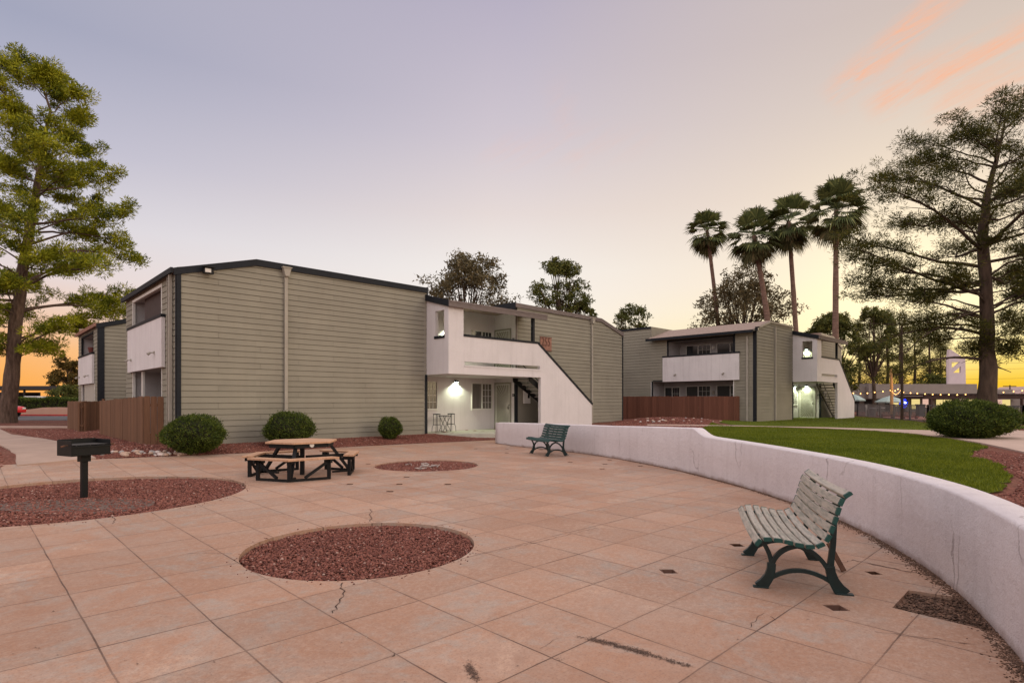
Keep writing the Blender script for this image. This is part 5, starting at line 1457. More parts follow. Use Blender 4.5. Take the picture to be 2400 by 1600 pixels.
# ------------------------------------------------------------------ shrubs
def make_shrub(name, x, y, rx, ry, h, n, leaf, label, seed, base=.55, cat='shrub', group=None):
    g = np.random.default_rng(seed); zg = Hh(x, y); root = empty(name, (x, y, zg)); tag(root, label, cat, group)
    def surf(dirs, k=1.0):
        # dirs unit; returns points of a clipped, slightly boxy mound that narrows to the base
        z = dirs[:, 2]; th = np.arctan2(dirs[:, 1], dirs[:, 0])
        w = 1 + .055 * np.sin(2 * th + seed) + .05 * np.sin(3 * th + 2 * seed + z * 3) + .035 * np.sin(7 * z + th * 4 + seed) + .02 * np.sin(11 * th + 9 * z)
        p_ = 2.35; rr_ = (np.abs(dirs[:, 0]) ** p_ + np.abs(dirs[:, 1]) ** p_ + np.abs(z) ** p_) ** (-1 / p_)
        q = dirs * (rr_ * w)[:, None] * k
        zz_ = q[:, 2]; nar = np.where(zz_ < 0, 1 - (1 - base) * (-zz_) ** 1.6, 1.0 - .06 * np.maximum(zz_, 0))
        return np.stack([q[:, 0] * rx * nar, q[:, 1] * ry * nar, h * .44 + zz_ * h * np.where(zz_ < 0, .42, .56)], 1)
    d = g.normal(size=(n, 3)); d /= np.linalg.norm(d, axis=1, keepdims=True)
    kk = 1 - np.abs(g.normal(0, .08, n)) + (g.random(n) < .10) * g.uniform(0, .13, n)
    p_ = surf(d, 1.0) ; ctr = np.array([0, 0, h * .5]); p_ = ctr + (p_ - ctr) * kk[:, None]
    dd = d * .8 + g.normal(size=(n, 3)) * .65; dd[:, 2] += .35; dd /= np.linalg.norm(dd, axis=1, keepdims=True)
    keep = p_[:, 2] > .02; p_ = p_[keep]; dd = dd[keep]
    v, f = blades(p_, dd, g.uniform(leaf * .7, leaf * 1.4, len(p_)), g.uniform(leaf * .35, leaf * .6, len(p_)), .5)
    np_mesh('foliage', v, f, M['shrub'], root)
    # solid dark core standing in for the shade inside, stops see-through
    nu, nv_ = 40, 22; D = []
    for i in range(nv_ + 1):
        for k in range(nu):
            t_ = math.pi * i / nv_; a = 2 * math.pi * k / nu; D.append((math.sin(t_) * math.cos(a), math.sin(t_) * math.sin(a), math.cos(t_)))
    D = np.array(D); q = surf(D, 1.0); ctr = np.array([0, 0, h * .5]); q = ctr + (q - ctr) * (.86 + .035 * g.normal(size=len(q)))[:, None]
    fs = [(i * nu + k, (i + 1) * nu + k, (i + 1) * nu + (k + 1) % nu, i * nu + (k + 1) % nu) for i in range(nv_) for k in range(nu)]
    np_mesh('dark_core', q, fs, M['shrub_core'], root, True)
    mb = MB(); r = random.Random(seed)
    for k in range(11):
        a = r.uniform(0, 6.28); c_, s_ = math.cos(a), math.sin(a); mb.tube([(c_ * .08, s_ * .08, -.05), (c_ * rx * .4, s_ * ry * .4, h * .16), (c_ * rx * .55, s_ * ry * .55, h * .42)], [.022, .016, .01], 5)
    mb.build('stem', M['bark'], root)
make_shrub('clipped_shrub', -8.55, 15.4, .76, .70, 1.02, 13000, .044, 'wide dark clipped shrub at the left corner of the front building, next to the cobbles', 11)
make_shrub('clipped_shrub', -6.82, 17.5, .70, .66, 1.02, 10000, .044, 'rounded clipped shrub behind the picnic table against the siding', 12)
make_shrub('clipped_shrub', -4.33, 20.3, .385, .37, .76, 4800, .042, 'smallest clipped shrub, against the siding left of the lit porch', 13)
make_shrub('clipped_shrub', 13.85, 17.25, 1.06, 1.05, 1.12, 26000, .050, 'largest clipped shrub, beside the path below the right-hand pine', 14, .66)
make_shrub('clipped_shrub', 22.3, 24.0, .55, .55, .78, 4000, .05, 'clipped shrub cut off by the right edge of the picture, beyond the path', 15)

# ------------------------------------------------------------------ trees
def make_pine(label, base, trunk, radii, prof, nl, seed, leaf, cat='tree', bark='bark', zrange=None, clump=1.0, blade=(.24, .035), nb=46, cfl=1.0, limb=1.0, up_=1.0, s0_=.35, group=None, name='pine_tree', subs=3.0, sparse=1.0):
    g = np.random.default_rng(seed); r = random.Random(seed)
    root = empty(name, base); tag(root, label, cat, group)
    B = Vector(base); T = [Vector(p_) - B for p_ in trunk]
    zs = [p_.z for p_ in T]
    def tp(z):
        for i in range(len(T) - 1):
            if z <= T[i + 1].z:
                s = (z - T[i].z) / (T[i + 1].z - T[i].z); return T[i].lerp(T[i + 1], max(0, s)), radii[i] + (radii[i + 1] - radii[i]) * max(0, s)
        return T[-1], radii[-1]
    mb = MB()
    dense = []; rad = []
    for i in range(len(T) - 1):
        for k in range(4):
            s = k / 4; q = T[i].lerp(T[i + 1], s); dense.append(q + Vector((r.gauss(0, .02), r.gauss(0, .02), 0)) * (1 if i or k else 0)); rad.append((radii[i] + (radii[i + 1] - radii[i]) * s) * r.uniform(.95, 1.06))
    dense.append(T[-1]); rad.append(radii[-1])
    mb.tube([dense[0] + Vector((0, 0, -.3))] + dense, [rad[0] * 1.35] + [rad[0] * 1.18] + rad[1:], 12)
    C = []; 
    pz = [q[0] for q in prof]; pl = [q[1] for q in prof]; pr = [q[2] for q in prof]
    z0, z1 = (zrange or (pz[0], pz[-1]))
    for i in range(nl):
        z = z0 + (z1 - z0) * ((i + r.random() * 1.6 - .3) / nl)
        phi = i * 2.399 + r.uniform(-.7, .7)
        side = math.cos(phi); Lr, Ll = float(np.interp(z, pz, pr)), float(np.interp(z, pz, pl))
        L = (Lr if side > 0 else Ll) * r.choice((.5, .7, .85, .95, 1.0, 1.05))
        if L < .3: continue
        frac = max(0, (z - z0) / (z1 - z0))
        if math.sin(phi) < -.45 and frac < .6: L *= .5
        el = R(r.uniform(-6, 26) + 30 * frac) * up_; rise = math.tan(min(el, 1.15)) * L
        zs_ = z - max(0, rise) * .7; st, rt = tp(max(zs_, zs[0] + .5))
        hd = Vector((math.cos(phi), math.sin(phi), 0)); pts = []
        n = 7; wob = Vector((-hd.y, hd.x, 0)) * r.uniform(-.22, .22) * L; sagk = r.uniform(-.10, .14) * L
        for k in range(n + 1):
            s = k / n
            pts.append(st + hd * L * s + wob * math.sin(s * 3.1) + Vector((0, 0, rise * s + sagk * math.sin(s * math.pi) + r.gauss(0, .05) * (1 if k else 0))))
        r0 = min(rt * .5, .013 * L + .02) * limb; mb.tube(pts, [r0 * (1 - .82 * k / n) for k in range(n + 1)], 6)
        nsub = int(L * subs) + 2
        for j in range(nsub):
            s = s0_ + (1 - s0_) * (j + r.random()) / nsub; k = min(n - 1, int(s * n)); q = pts[k].lerp(pts[k + 1], s * n - k)
            a = phi + (1 if j % 2 else -1) * r.uniform(.2, 1.25); l = (.20 * L + .5) * r.uniform(.45, 1.2) * (1.15 - .5 * s)
            e = q + Vector((math.cos(a) * l, math.sin(a) * l, r.uniform(-.15, .75) * l)); m_ = q.lerp(e, .5) + Vector((0, 0, r.uniform(-.05, .15) * l))
            mb.tube([q, m_, e], [.022, .015, .006], 4, False)
            C.append((e, r.uniform(.6, 1.35)))
            if r.random() < sparse: C.append((m_ + Vector((r.gauss(0, .15), r.gauss(0, .15), .1)), r.uniform(.5, .95)))
            if r.random() < sparse * .6: C.append((e + Vector((r.gauss(0, .4), r.gauss(0, .4), r.uniform(-.25, .45))), r.uniform(.4, .9)))
        C.append((pts[-1], 1.2)); C.append((pts[-2], .8))
    top = T[-1]
    for k in range(int(10 * clump)): C.append((top + Vector((r.gauss(0, .45), r.gauss(0, .45), r.uniform(-.9, .7))), .9))
    mb.build('trunk', M[bark], root, True)
    SZ = np.array([q_[1] for q_ in C]); C = np.array([tuple(q_[0]) for q_ in C]); n = len(C); sz = SZ[:, None, None] * clump
    off = g.normal(size=(n, nb, 3)); off /= np.linalg.norm(off, axis=2, keepdims=True) + 1e-6
    rr_ = g.random((n, nb, 1)) ** .4
    cen = C[:, None, :] + off * rr_ * sz * np.array([.46, .46, .32]) * cfl
    dr = off * np.array([1, 1, .8]) + g.normal(size=(n, nb, 3)) * .45; dr[..., 2] += .28
    dr /= np.linalg.norm(dr, axis=2, keepdims=True)
    cen = cen.reshape(-1, 3); dr = dr.reshape(-1, 3); m = len(cen)
    v, f = blades(cen, dr, g.uniform(blade[0] * .6, blade[0] * 1.3, m), g.uniform(blade[1] * .6, blade[1] * 1.3, m), .35)
    np_mesh('crown', v, f, M[leaf], root)
    return root

# big pine at left, 34 m away
yl = 34.0
tr = [P(16, 988, yl), P(28, 880, yl), P(36, 765, yl), P(56, 612, yl), P(78, 480, yl), P(97, 380, yl), P(118, 260, yl), P(92, 178, yl)]
tr[0].z = .27
rd = [.44, .38, .32, .26, .20, .15, .07, .03]
def zz_of(v, y): return CZ - (v - V0) / F * y
pl_ = []
for (v, ll, lr) in ((835, 2.6, 2.0), (800, 3.5, 3.0), (760, 4.6, 5.2), (700, 6.5, 7.2), (655, 7.2, 8.3), (610, 6.6, 6.6), (545, 6.0, 6.4), (480, 5.4, 5.6), (440, 5.0, 5.0), (390, 4.6, 4.1), (340, 4.4, 3.7), (270, 4.2, 3.4), (210, 3.4, 2.2), (150, 2.4, 1.4), (110, 1.0, .8)):
    pl_.append((zz_of(v, yl) - .27, max(.5, ll - .85), max(.45, lr - (.95 if v < 560 else .5))))
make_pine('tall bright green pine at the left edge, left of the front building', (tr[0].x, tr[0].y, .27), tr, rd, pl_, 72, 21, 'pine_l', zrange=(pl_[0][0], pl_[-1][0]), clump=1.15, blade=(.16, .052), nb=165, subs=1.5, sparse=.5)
# big pine at right, 28 m
yr = 28.0
tr = [P(2312, 990, yr), P(2316, 860, yr), P(2312, 700, yr), P(2304, 560, yr), P(2310, 480, yr), P(2322, 420, yr), P(2345, 340, yr), P(2360, 275, yr)]
tr[0].z = .42; rd = [.42, .35, .28, .22, .17, .12, .07, .03]
pr_ = []
for (v, ll, lr) in ((842, .4, 1.8), (815, .6, 2.6), (780, 3.2, 3.6), (715, 5.4, 4.6), (680, 6.0, 5.0), (600, 6.4, 5.6), (540, 6.0, 5.4), (470, 6.0, 5.0), (430, 4.8, 4.6), (390, 4.6, 4.4), (330, 4.2, 3.6), (295, 2.6, 2.6), (255, 1.4, 1.4)):
    pr_.append((zz_of(v, yr) - .42, max(.4, ll - .35), max(.4, lr - .35)))
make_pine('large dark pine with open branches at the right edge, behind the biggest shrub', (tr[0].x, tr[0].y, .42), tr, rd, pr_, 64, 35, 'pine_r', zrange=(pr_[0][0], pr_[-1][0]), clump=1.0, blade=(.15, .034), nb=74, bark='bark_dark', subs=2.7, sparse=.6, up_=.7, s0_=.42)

def bare_limbs():
    root = bpy.data.objects['pine_tree.001']; B = Vector(root.location); mb = MB(); C = []; r = random.Random(9); g = np.random.default_rng(9)
    for pts, r0, yo in (([(2302, 842), (2265, 838), (2225, 838), (2180, 846), (2135, 862), (2098, 882)], .085, -.6), ([(2303, 783), (2262, 773), (2200, 768), (2150, 775), (2105, 785), (2060, 805)], .085, .5),
                        ([(2303, 728), (2250, 742), (2190, 772), (2150, 800), (2118, 832)], .06, -.9), ([(2304, 745), (2240, 735), (2170, 752), (2110, 760), (2045, 758)], .06, .9),
                        ([(2322, 800), (2352, 795), (2385, 812), (2402, 830)], .06, .3), ([(2320, 850), (2345, 862), (2370, 872)], .04, -.4)):
        P3 = [P(u, v, 28 + yo * i / (len(pts) - 1)) - B for i, (u, v) in enumerate(pts)]
        mb.tube(catmull_v(P3), list(np.linspace(r0, .015, len(catmull_v(P3)))), 6)
        for k in range(len(P3) - 1):
            for j in range(3 if k > 1 else 1):
                q = P3[k].lerp(P3[k + 1], r.random()); a = r.uniform(-.9, .9) + math.pi; l = r.uniform(.4, 1.1); e = q + Vector((math.cos(a) * l, r.uniform(-.7, .7) * l, r.uniform(-.45, .5) * l)); mb.tube([q, q.lerp(e, .5) + Vector((0, 0, .05)), e], [.018, .012, .006], 4, False)
                if k > 1 or r.random() < .3: C.append((e, r.uniform(.35, .8)))
    mb.build('limb', M['bark_dark'], root, True)
    nb = 70; n = len(C); SZ = np.array([c[1] for c in C])[:, None, None]; CC = np.array([tuple(c[0]) for c in C])
    off = g.normal(size=(n, nb, 3)); off /= np.linalg.norm(off, axis=2, keepdims=True); cen = (CC[:, None, :] + off * g.random((n, nb, 1)) ** .4 * SZ * np.array([.45, .45, .28])).reshape(-1, 3)
    dr = (off + g.normal(size=(n, nb, 3)) * .4).reshape(-1, 3); dr[:, 2] += .25; dr /= np.linalg.norm(dr, axis=1, keepdims=True)
    v, f = blades(cen, dr, g.uniform(.08, .2, len(cen)), g.uniform(.02, .04, len(cen)), .35); np_mesh('foliage', v, f, M['pine_r'], root)
def catmull_v(p): return [Vector(q) for q in catmull([tuple(a) for a in p], 4)]
bare_limbs()
def make_broad(label, x, y, zb, zt, wid, seed, leaf='mid', bark='bark_dark', nblob=26, nper=420, lf=.16, trunk_r=.22, low=.35, cat='tree', group=None, name='broadleaf_tree', spread=1.0, fork=.35):
    g = np.random.default_rng(seed); r = random.Random(seed); H_ = zt - zb
    root = empty(name, (x, y, zb)); tag(root, label, cat, group); mb = MB()
    fk = Vector((r.uniform(-.2, .2), r.uniform(-.2, .2), H_ * fork)); mb.tube([(0, 0, -.3), (0, 0, 0), fk * .5 + Vector((.1, 0, 0)), fk], [trunk_r * 1.3, trunk_r, trunk_r * .85, trunk_r * .7], 8)
    C = []; nblob = int(nblob * 1.8); nper = int(nper * .42)
    for i in range(nblob):
        s = (i + .5) / nblob; a = i * 2.4 + r.uniform(-.5, .5); zz_ = H_ * (low + (1 - low) * r.uniform(.08, .95))
        env = math.sin(min(1, max(.05, (zz_ / H_ - low) / (1 - low))) ** .8 * math.pi * .93 + .15); rr_ = wid / 2 * (env * .9 + .12) * math.sqrt(r.uniform(.12, 1)) * .86
        c = Vector((math.cos(a) * rr_, math.sin(a) * rr_ * .9, zz_)); C.append((c, r.uniform(.55, 1.1)))
        m_ = fk.lerp(c, .5) + Vector((r.gauss(0, .2), r.gauss(0, .2), -.05 * H_ * r.random())); mb.tube([fk - Vector((0, 0, r.uniform(0, .2) * H_ * fork)), m_, c], [trunk_r * .36, trunk_r * .2, .02], 5, False)
    mb.build('trunk', M[bark], root, True)
    sz = wid * .17 * spread; Vs = []
    n = nblob * nper; idx = np.repeat(np.arange(nblob), nper); cc = np.array([tuple(c) for c, s in C])[idx]; ss = np.array([s for c, s in C])[idx]
    o_ = g.normal(size=(n, 3)); o_ /= np.linalg.norm(o_, axis=1, keepdims=True); rad = g.random(n) ** .45
    # break each blob into sprays so that sky shows through
    spr = g.normal(size=(nblob, 11, 3)); spr /= np.linalg.norm(spr, axis=2, keepdims=True); sp = spr[idx, g.integers(0, 11, n)]
    p_ = cc + (sp * .85 * (.5 + .5 * g.random((n, 1))) + o_ * rad[:, None] * .34) * (ss * sz)[:, None] * np.array([1, 1, .75])
    d = g.normal(size=(n, 3)); d[:, 2] -= .3; d /= np.linalg.norm(d, axis=1, keepdims=True)
    v, f = blades(p_, d, g.uniform(lf * .6, lf * 1.4, n), g.uniform(lf * .3, lf * .6, n), .4)
    np_mesh('crown', v, f, M[leaf], root)
def at_px(u, vtop, y): return (u - U0) / F * y, zz_of(vtop, y)
def broad_px(label, u0, u1, vtop, y, vlow, seed, **k):
    x = ((u0 + u1) / 2 - U0) / F * y; zt = zz_of(vtop, y); wid = (u1 - u0) / F * y; low = zz_of(vlow, y)
    make_broad(label, x, y, .3, zt, wid, seed, low=max(.1, (low - .3) / (zt - .3)), **k)
broad_px('wide brown-green eucalyptus rising behind the white outdoor stair of the front building', 985, 1215, 600, 52, 760, 41, leaf='euc', nblob=34, nper=420, lf=.24, name='eucalyptus_tree', fork=.5)
broad_px('rounded green tree behind the roof near number 255', 1238, 1392, 606, 50, 740, 42, leaf='mid', nblob=26, nper=420, lf=.20, fork=.55)
broad_px('low bushy treetop just right of the rounded green tree, behind the roof', 1335, 1398, 705, 50, 770, 43, leaf='mid', nblob=9, nper=380, lf=.18)
broad_px('small sparse treetop in the gap between the two buildings', 1425, 1535, 712, 58, 800, 44, leaf='mid', nblob=16, nper=260, lf=.22)
broad_px('dark eucalyptus behind the roof below the palms', 1622, 1862, 628, 56, 800, 45, leaf='euc', nblob=34, nper=420, lf=.24, name='eucalyptus_tree', fork=.5)
broad_px('dense dark green tree right of the second building, behind its stair', 1878, 2030, 728, 52, 930, 46, leaf='mid', nblob=34, nper=520, lf=.24, fork=.35)
broad_px('dense green treetop between the dark tree and the big right pine', 1985, 2110, 718, 60, 850, 47, leaf='mid', nblob=15, nper=420, lf=.26)
broad_px('small golden-lit tree at far left beyond the road', 118, 212, 832, 62, 925, 48, leaf='gold', nblob=22, nper=300, lf=.24, fork=.5, trunk_r=.12)
broad_px('low dark tree behind the clubhouse roof left of the tower', 2150, 2232, 878, 80, 925, 49, leaf='mid', nblob=14, nper=300, lf=.3)
broad_px('low green bush behind the white truck at far left', 112, 200, 905, 57, 938, 50, leaf='mid', nblob=12, nper=300, lf=.22, name='bush')
# row of slim backlit pines behind the pool area
k_ = 0
for (u, vt, y, w) in ((2012, 770, 92, 3.8), (2046, 748, 88, 4.2), (2078, 735, 96, 4.6), (2108, 742, 84, 4.2), (2142, 770, 90, 4.4), (2176, 765, 86, 4.4), (2203, 812, 95, 2.6)):
    zt = zz_of(vt, y); x = (u - U0) / F * y; z0_ = .3
    tr = [Vector((x, y, z0_)), Vector((x + .2, y, z0_ + (zt - z0_) * .5)), Vector((x, y, zt))]
    pf = [(.18 * zt, w * .45, w * .45), (.45 * zt, w * .62, w * .6), (.75 * zt, w * .5, w * .5), (zt - .4, .5, .5)]
    lab = ['slimmest backlit pine just right of the second building', 'backlit pine above the left pool umbrella', 'tallest backlit pine above the string lights', 'backlit pine directly behind the light pole', 'backlit pine right of the light pole', 'broad backlit pine left of the white tower', 'short backlit pine closest to the white tower'][k_]
    make_pine(lab, (x, y, z0_), tr, [.26, .18, .05], pf, 19, 60 + k_, 'pine_r', bark='bark_dark', clump=1.7, blade=(.40, .07), nb=34, group='backlit pines behind the clubhouse', subs=.7, sparse=.4)
    k_ += 1

# ------------------------------------------------------------------ palms
def make_palm(u_base, v_base, u_top, v_top, y, crown_r, label, seed, dead_drop=1.0, nlive=42, ndead=13, tr0=.26):
    g = np.random.default_rng(seed); r = random.Random(seed)
    xb = (u_base - U0) / F * y; xt = (u_top - U0) / F * y; zt = zz_of(v_top, y)
    slope = (xt - xb) / (v_base - v_top) * 1.0
    zb = zz_of(v_base, y); x0 = xb - (xt - xb) * (zb - .3) / (zt - zb) * .35
    root = empty('palm_tree', (x0, y, .3)); tag(root, label, 'palm tree', 'fan palms behind the second building')
    B = Vector((x0, y, .3)); n = 16; pts = []; rad = []
    for k in range(n + 1):
        s = k / n; z = .3 + (zt - .3) * s; sb = (zb - .3) / (zt - .3)
        x = x0 + (xb - x0) * (s / sb) if s < sb else xb + (xt - xb) * ((s - sb) / (1 - sb)) ** 1.1
        pts.append(Vector((x, y, z)) - B); rad.append(tr0 * .86 * (1.15 - .45 * s) * r.uniform(.93, 1.07))
    mb = MB(); mb.tube(pts, rad, 10); mb.build('trunk', M['bark_palm'], root, True)
    top = pts[-1]
    def frond(az, el, L, fanr, droop):
        """petiole then a fan of narrow blades; returns verts, faces"""
        d = Vector((math.cos(az) * math.cos(el), math.sin(az) * math.cos(el), math.sin(el)))
        c = top + Vector((0, 0, r.uniform(-.25, .25))); e = c + d * L + Vector((0, 0, -droop * L * .35))
        vs = []; fs = []
        dirp = (e - c).normalized(); s = dirp.cross(Vector((0, 0, 1))); s = s.normalized() if s.length > .1 else Vector((1, 0, 0)); t_ = s.cross(dirp)
        w = .02
        vs += [c - s * w * 1.5, c + s * w * 1.5, e + s * w, e - s * w]; fs.append((0, 1, 2, 3))
        nb = 22
        for k in range(nb):
            a = R(-88 + 176 * k / (nb - 1)) ; l = fanr * (1 - .25 * abs(a / R(88)) ** 2) * r.uniform(.85, 1.1)
            dv = (dirp * math.cos(a) + s * math.sin(a) + t_ * .12).normalized(); sd_ = dv.cross(t_).normalized(); bw = .058
            m1 = e + dv * l * .6; m2 = e + dv * l * .95 + Vector((0, 0, -l * (.06 + .22 * r.random() + droop * .22)))
            b = len(vs); vs += [e - sd_ * .008, e + sd_ * .008, m1 + sd_ * bw, m1 - sd_ * bw, m2 + sd_ * .008, m2 - sd_ * .008]
            fs += [(b, b + 1, b + 2, b + 3), (b + 3, b + 2, b + 4, b + 5)]
        return vs, fs
    for nm, cnt, mat in (('frond_crown', nlive, 'palm_green'), ('dry_skirt', ndead, 'palm_dead')):
        mb = MB()
        for k in range(cnt):
            az = k * 2.399 + r.uniform(-.3, .3)
            if nm == 'frond_crown':
                el = R(82 - 122 * ((k + r.uniform(-5, 5)) / cnt) + r.uniform(-14, 14)); vs_, fs_ = frond(az, el, crown_r * r.uniform(.46, .62), crown_r * .58, .1 + .35 * (k / cnt))
            else:
                el = R(-32 - 48 * (k / cnt) * dead_drop + r.uniform(-12, 12)); vs_, fs_ = frond(az, el, crown_r * r.uniform(.42, .62), crown_r * .50, .6)
            mb.add(vs_, fs_)
        mb.build(nm, M[mat], root)
make_palm(1683, 760, 1657, 540, 56, 2.15, 'leftmost and shortest fan palm of four, with the thinnest trunk', 71, tr0=.25)
make_palm(1799, 750, 1767, 552, 50, 2.45, 'second fan palm from the left, trunk leaning left above the roof ridge', 72, dead_drop=1.1, ndead=18, tr0=.30)
make_palm(1866, 790, 1848, 520, 50, 2.45, 'third fan palm from the left, crown touching the tallest one', 73, ndead=15, tr0=.27)
make_palm(1958, 800, 1960, 492, 44, 2.45, 'tallest fan palm, rightmost of the four, with the fullest crown', 74, ndead=12, nlive=46, tr0=.27)

# ------------------------------------------------------------------ clubhouse, tower, pool area
M['club'] = plain('clubhouse_grey', (.27, .235, .21), .85, .08, 1.5)
M['club_wall'] = plain('clubhouse_wall', (.22, .19, .17), .85, .08, 1.5)
M['tower'] = m_stucco('tower_stucco', (.62, .52, .54), .1)
M['pergola'] = plain('dark_brown_timber', (.06, .035, .028), .8, .2)
M['lit_yellow'] = emis('lit_curtain_yellow', (1.0, .78, .30), .85); M['lit_pink'] = emis('lit_curtain_pink', (1.0, .62, .48), .75)
yc = 60.0
def bx(root, name, mat, u0, u1, v0, v1, y, dep, bev=0):
    a, b = P(u0, v0, y), P(u1, v1, y); o_ = root.location if root else Vector((0, 0, 0)); mb = MB()
    mb.box(a.x - o_.x, b.x - o_.x, y - o_.y, y + dep - o_.y, b.z - o_.z, a.z - o_.z); return mb.build(name, mat, root, bevel=bev)
club = empty('clubhouse', (P(2150, 940, yc).x, yc, .3)); tag(club, 'low grey flat-roofed clubhouse with lit windows behind the pool fence', 'building')
bx(club, 'parapet', M['club'], 2036, 2290, 899.5, 934, yc, 9)
bx(club, 'parapet', M['club'], 1985, 2035.5, 906, 936, yc + .5, 8)
bx(club, 'wall', M['club_wall'], 1985, 2420, 934.5, 985, yc + 1.2, 7)
bx(club, 'rooftop_unit', M['fascia_brown'], 2030, 2058, 898, 906, yc + 3, 1.5)
o_ = bx(club, 'annex_roof', M['club'], 2290, 2392, 918, 936, yc + .3, 6)
me = o_.data
for v_ in me.vertices:
    if v_.co.z > (zz_of(920, yc) - .3) and v_.co.x > P(2380, 940, yc).x - club.location.x: v_.co.x -= .9
    if v_.co.z > (zz_of(920, yc) - .3): v_.co.z += .28
for (u0, u1, v0, v1, mt) in ((2137, 2156, 935, 958, 'lit_yellow'), (2163, 2176, 934, 955, 'lit_pink'), (2195, 2210, 936, 952, 'lit_yellow'), (2212, 2230, 936, 952, 'lit_yellow'), (2248, 2262, 934, 948, 'lit_pink'), (2270, 2284, 936, 948, 'lit_yellow'), (2335, 2349, 934, 958, 'lit_pink'), (2350, 2368, 935, 962, 'lit_yellow'), (2093, 2106, 943, 952, 'lit_yellow')):
    f = bx(club, 'window', M['black'], u0 - 1, u1 + 1, v0 - 1, v1 + 1, yc + 1.12, .06); bx(club, 'pane', M[mt], u0, u1, v0, v1, yc + 1.05, .05).parent = f
    f.children[0].location = (0, 0, 0)
for (u0, u1) in ((2001, 2014), (2027, 2058), (2076, 2090), (2108, 2128)):
    bx(club, 'doorway', M['dark_inside'], u0, u1, 937, 968, yc + 1.1, .08)
tw = empty('tower', (P(2243, 940, 64).x, 64, .3)); tag(tw, 'pale slanted sign tower with two triangular openings above the clubhouse', 'tower')
def tpx(u, v): q = P(u, v, 64); return (q.x - tw.location.x, q.z - .3)
cr = lambda a, b: tpx(2150 + a / 6.53, 760 + b / 6.53)
mb = MB(); mb.prism([cr(478, 385), cr(508, 385), cr(735, 525), cr(745, 1000), cr(480, 1000)], lambda a, b, d: Vector((a, d, b)), 0, .22, [[cr(527, 577), cr(527, 690), cr(655, 577)], [cr(665, 640), cr(547, 738), cr(665, 738)]])
mb.build('tower_slab', M['tower'], tw)
mb = MB(); q = cr(460, 520); q2 = cr(477.5, 385); q3 = cr(479.5, 1000); q4 = cr(466, 1000)
mb.prism([q, (q2[0], q2[1]), q3, q4], lambda a, b, d: Vector((a, d, b)), .02, .20); mb.build('tower_fin', M['tower'], tw)
pg = empty('pergola', (P(2280, 940, 50).x, 50, .3)); tag(pg, 'dark brown timber pergola in front of the clubhouse windows', 'pergola')
mb = MB(); a, b = P(2165, 926.5, 50), P(2560, 934.5, 50)
mb.box(a.x - pg.location.x, b.x - pg.location.x, -.1, .1, b.z - .3, a.z - .3); mb.box(a.x - 1.0 - pg.location.x, b.x - pg.location.x, 2.9, 3.1, b.z - .3, a.z - .3 - .05); mb.build('beam', M['pergola'], pg)
mb = MB(); x = a.x
while x < b.x: mb.box(x - pg.location.x - .03, x - pg.location.x + .03, -.4, 3.4, a.z - .29, a.z - .15); x += .45
mb.build('rafter', M['pergola'], pg)
for u in (2182, 2300, 2395, 2480):
    mb = MB(); q = P(u, 940, 50); mb.box(q.x - pg.location.x - .08, q.x - pg.location.x + .08, -.08, .08, 0, b.z - .305); mb.build('post', M['pergola'], pg)

def picket_fence(pts, h, label, pitch=.15):
    root = empty('metal_fence', (pts[0][0], pts[0][1], .3)); off = Vector((pts[0][0], pts[0][1], 0)); mr = MB(); mp = MB(); mk = MB()
    for i in range(len(pts) - 1):
        a = Vector((*pts[i], 0)) - off; b = Vector((*pts[i + 1], 0)) - off; L = (b - a).length
        for z in (h, .14): mr.bar(a + Vector((0, 0, z)), b + Vector((0, 0, z)), .045, .045)
        n = int(L / pitch)
        for k in range(n): c_ = a.lerp(b, (k + .5) / n); mk.box(c_.x - .01, c_.x + .01, c_.y - .01, c_.y + .01, .14, h)
        m_ = max(1, int(L / 2.5))
        for k in range(m_ + 1): c_ = a.lerp(b, k / m_); mp.box(c_.x - .035, c_.x + .035, c_.y - .035, c_.y + .035, -.1, h + .05)
    mr.build('rail', M['fence_metal'], root); mp.build('post', M['fence_metal'], root); o = mk.build('picket', M['fence_metal'], root); tag(o, kind='stuff')
    tag(root, label, 'fence')
M['fence_metal'] = plain('grey_fence_metal', (.13, .12, .12), .5, .1)
picket_fence([(23.5, 45.6), (26.6, 44.0), (22.7, 31.2), (24.6, 27.5), (34, 29)], 1.02, 'grey metal picket fence round the pool area on the right')
# light pole, wooden pole with lit string, string lights
q = P(2114, 985, 34); lp = empty('light_pole', (q.x, q.y, .38)); tag(lp, 'thin tall brown metal pole standing in front of the pool fence', 'pole')
mb = MB(); mb.tube([(0, 0, -.1), (0, 0, 3), (-.02, 0, 5.8)], [.085, .075, .05], 10); mb.build('pole', M['bark_dark'], lp); mb = MB(); mb.lathe([(.13, -.02), (.13, .04), (.1, .06)], 12); mb.build('base', M['bark_dark'], lp)
q = P(2090, 974, 47); wp = empty('wooden_pole', (q.x, q.y, .3)); tag(wp, 'warm-lit wooden pole carrying the string lights by the pool umbrella', 'pole')
mb = MB(); mb.tube([(0, 0, -.1), (0, 0, 2), (-.08, 0, 3.9)], [.13, .12, .09], 10); mb.build('pole', plain('lit_wood_pole', (.42, .24, .10), .8, .2), wp)
M['bulb'] = emis('warm_bulb', (1.0, .50, .14), 6.0); M['bulb_blue'] = emis('blue_bulb', (.02, .06, 1.0), 3.0); M['bulb_white'] = emis('white_bulb', (.8, .9, 1.0), 5.0)
sl = empty('string_lights', (P(2150, 940, 47).x, 47, 3)); tag(sl, 'string of warm glowing bulbs sagging along the clubhouse front', 'string lights')
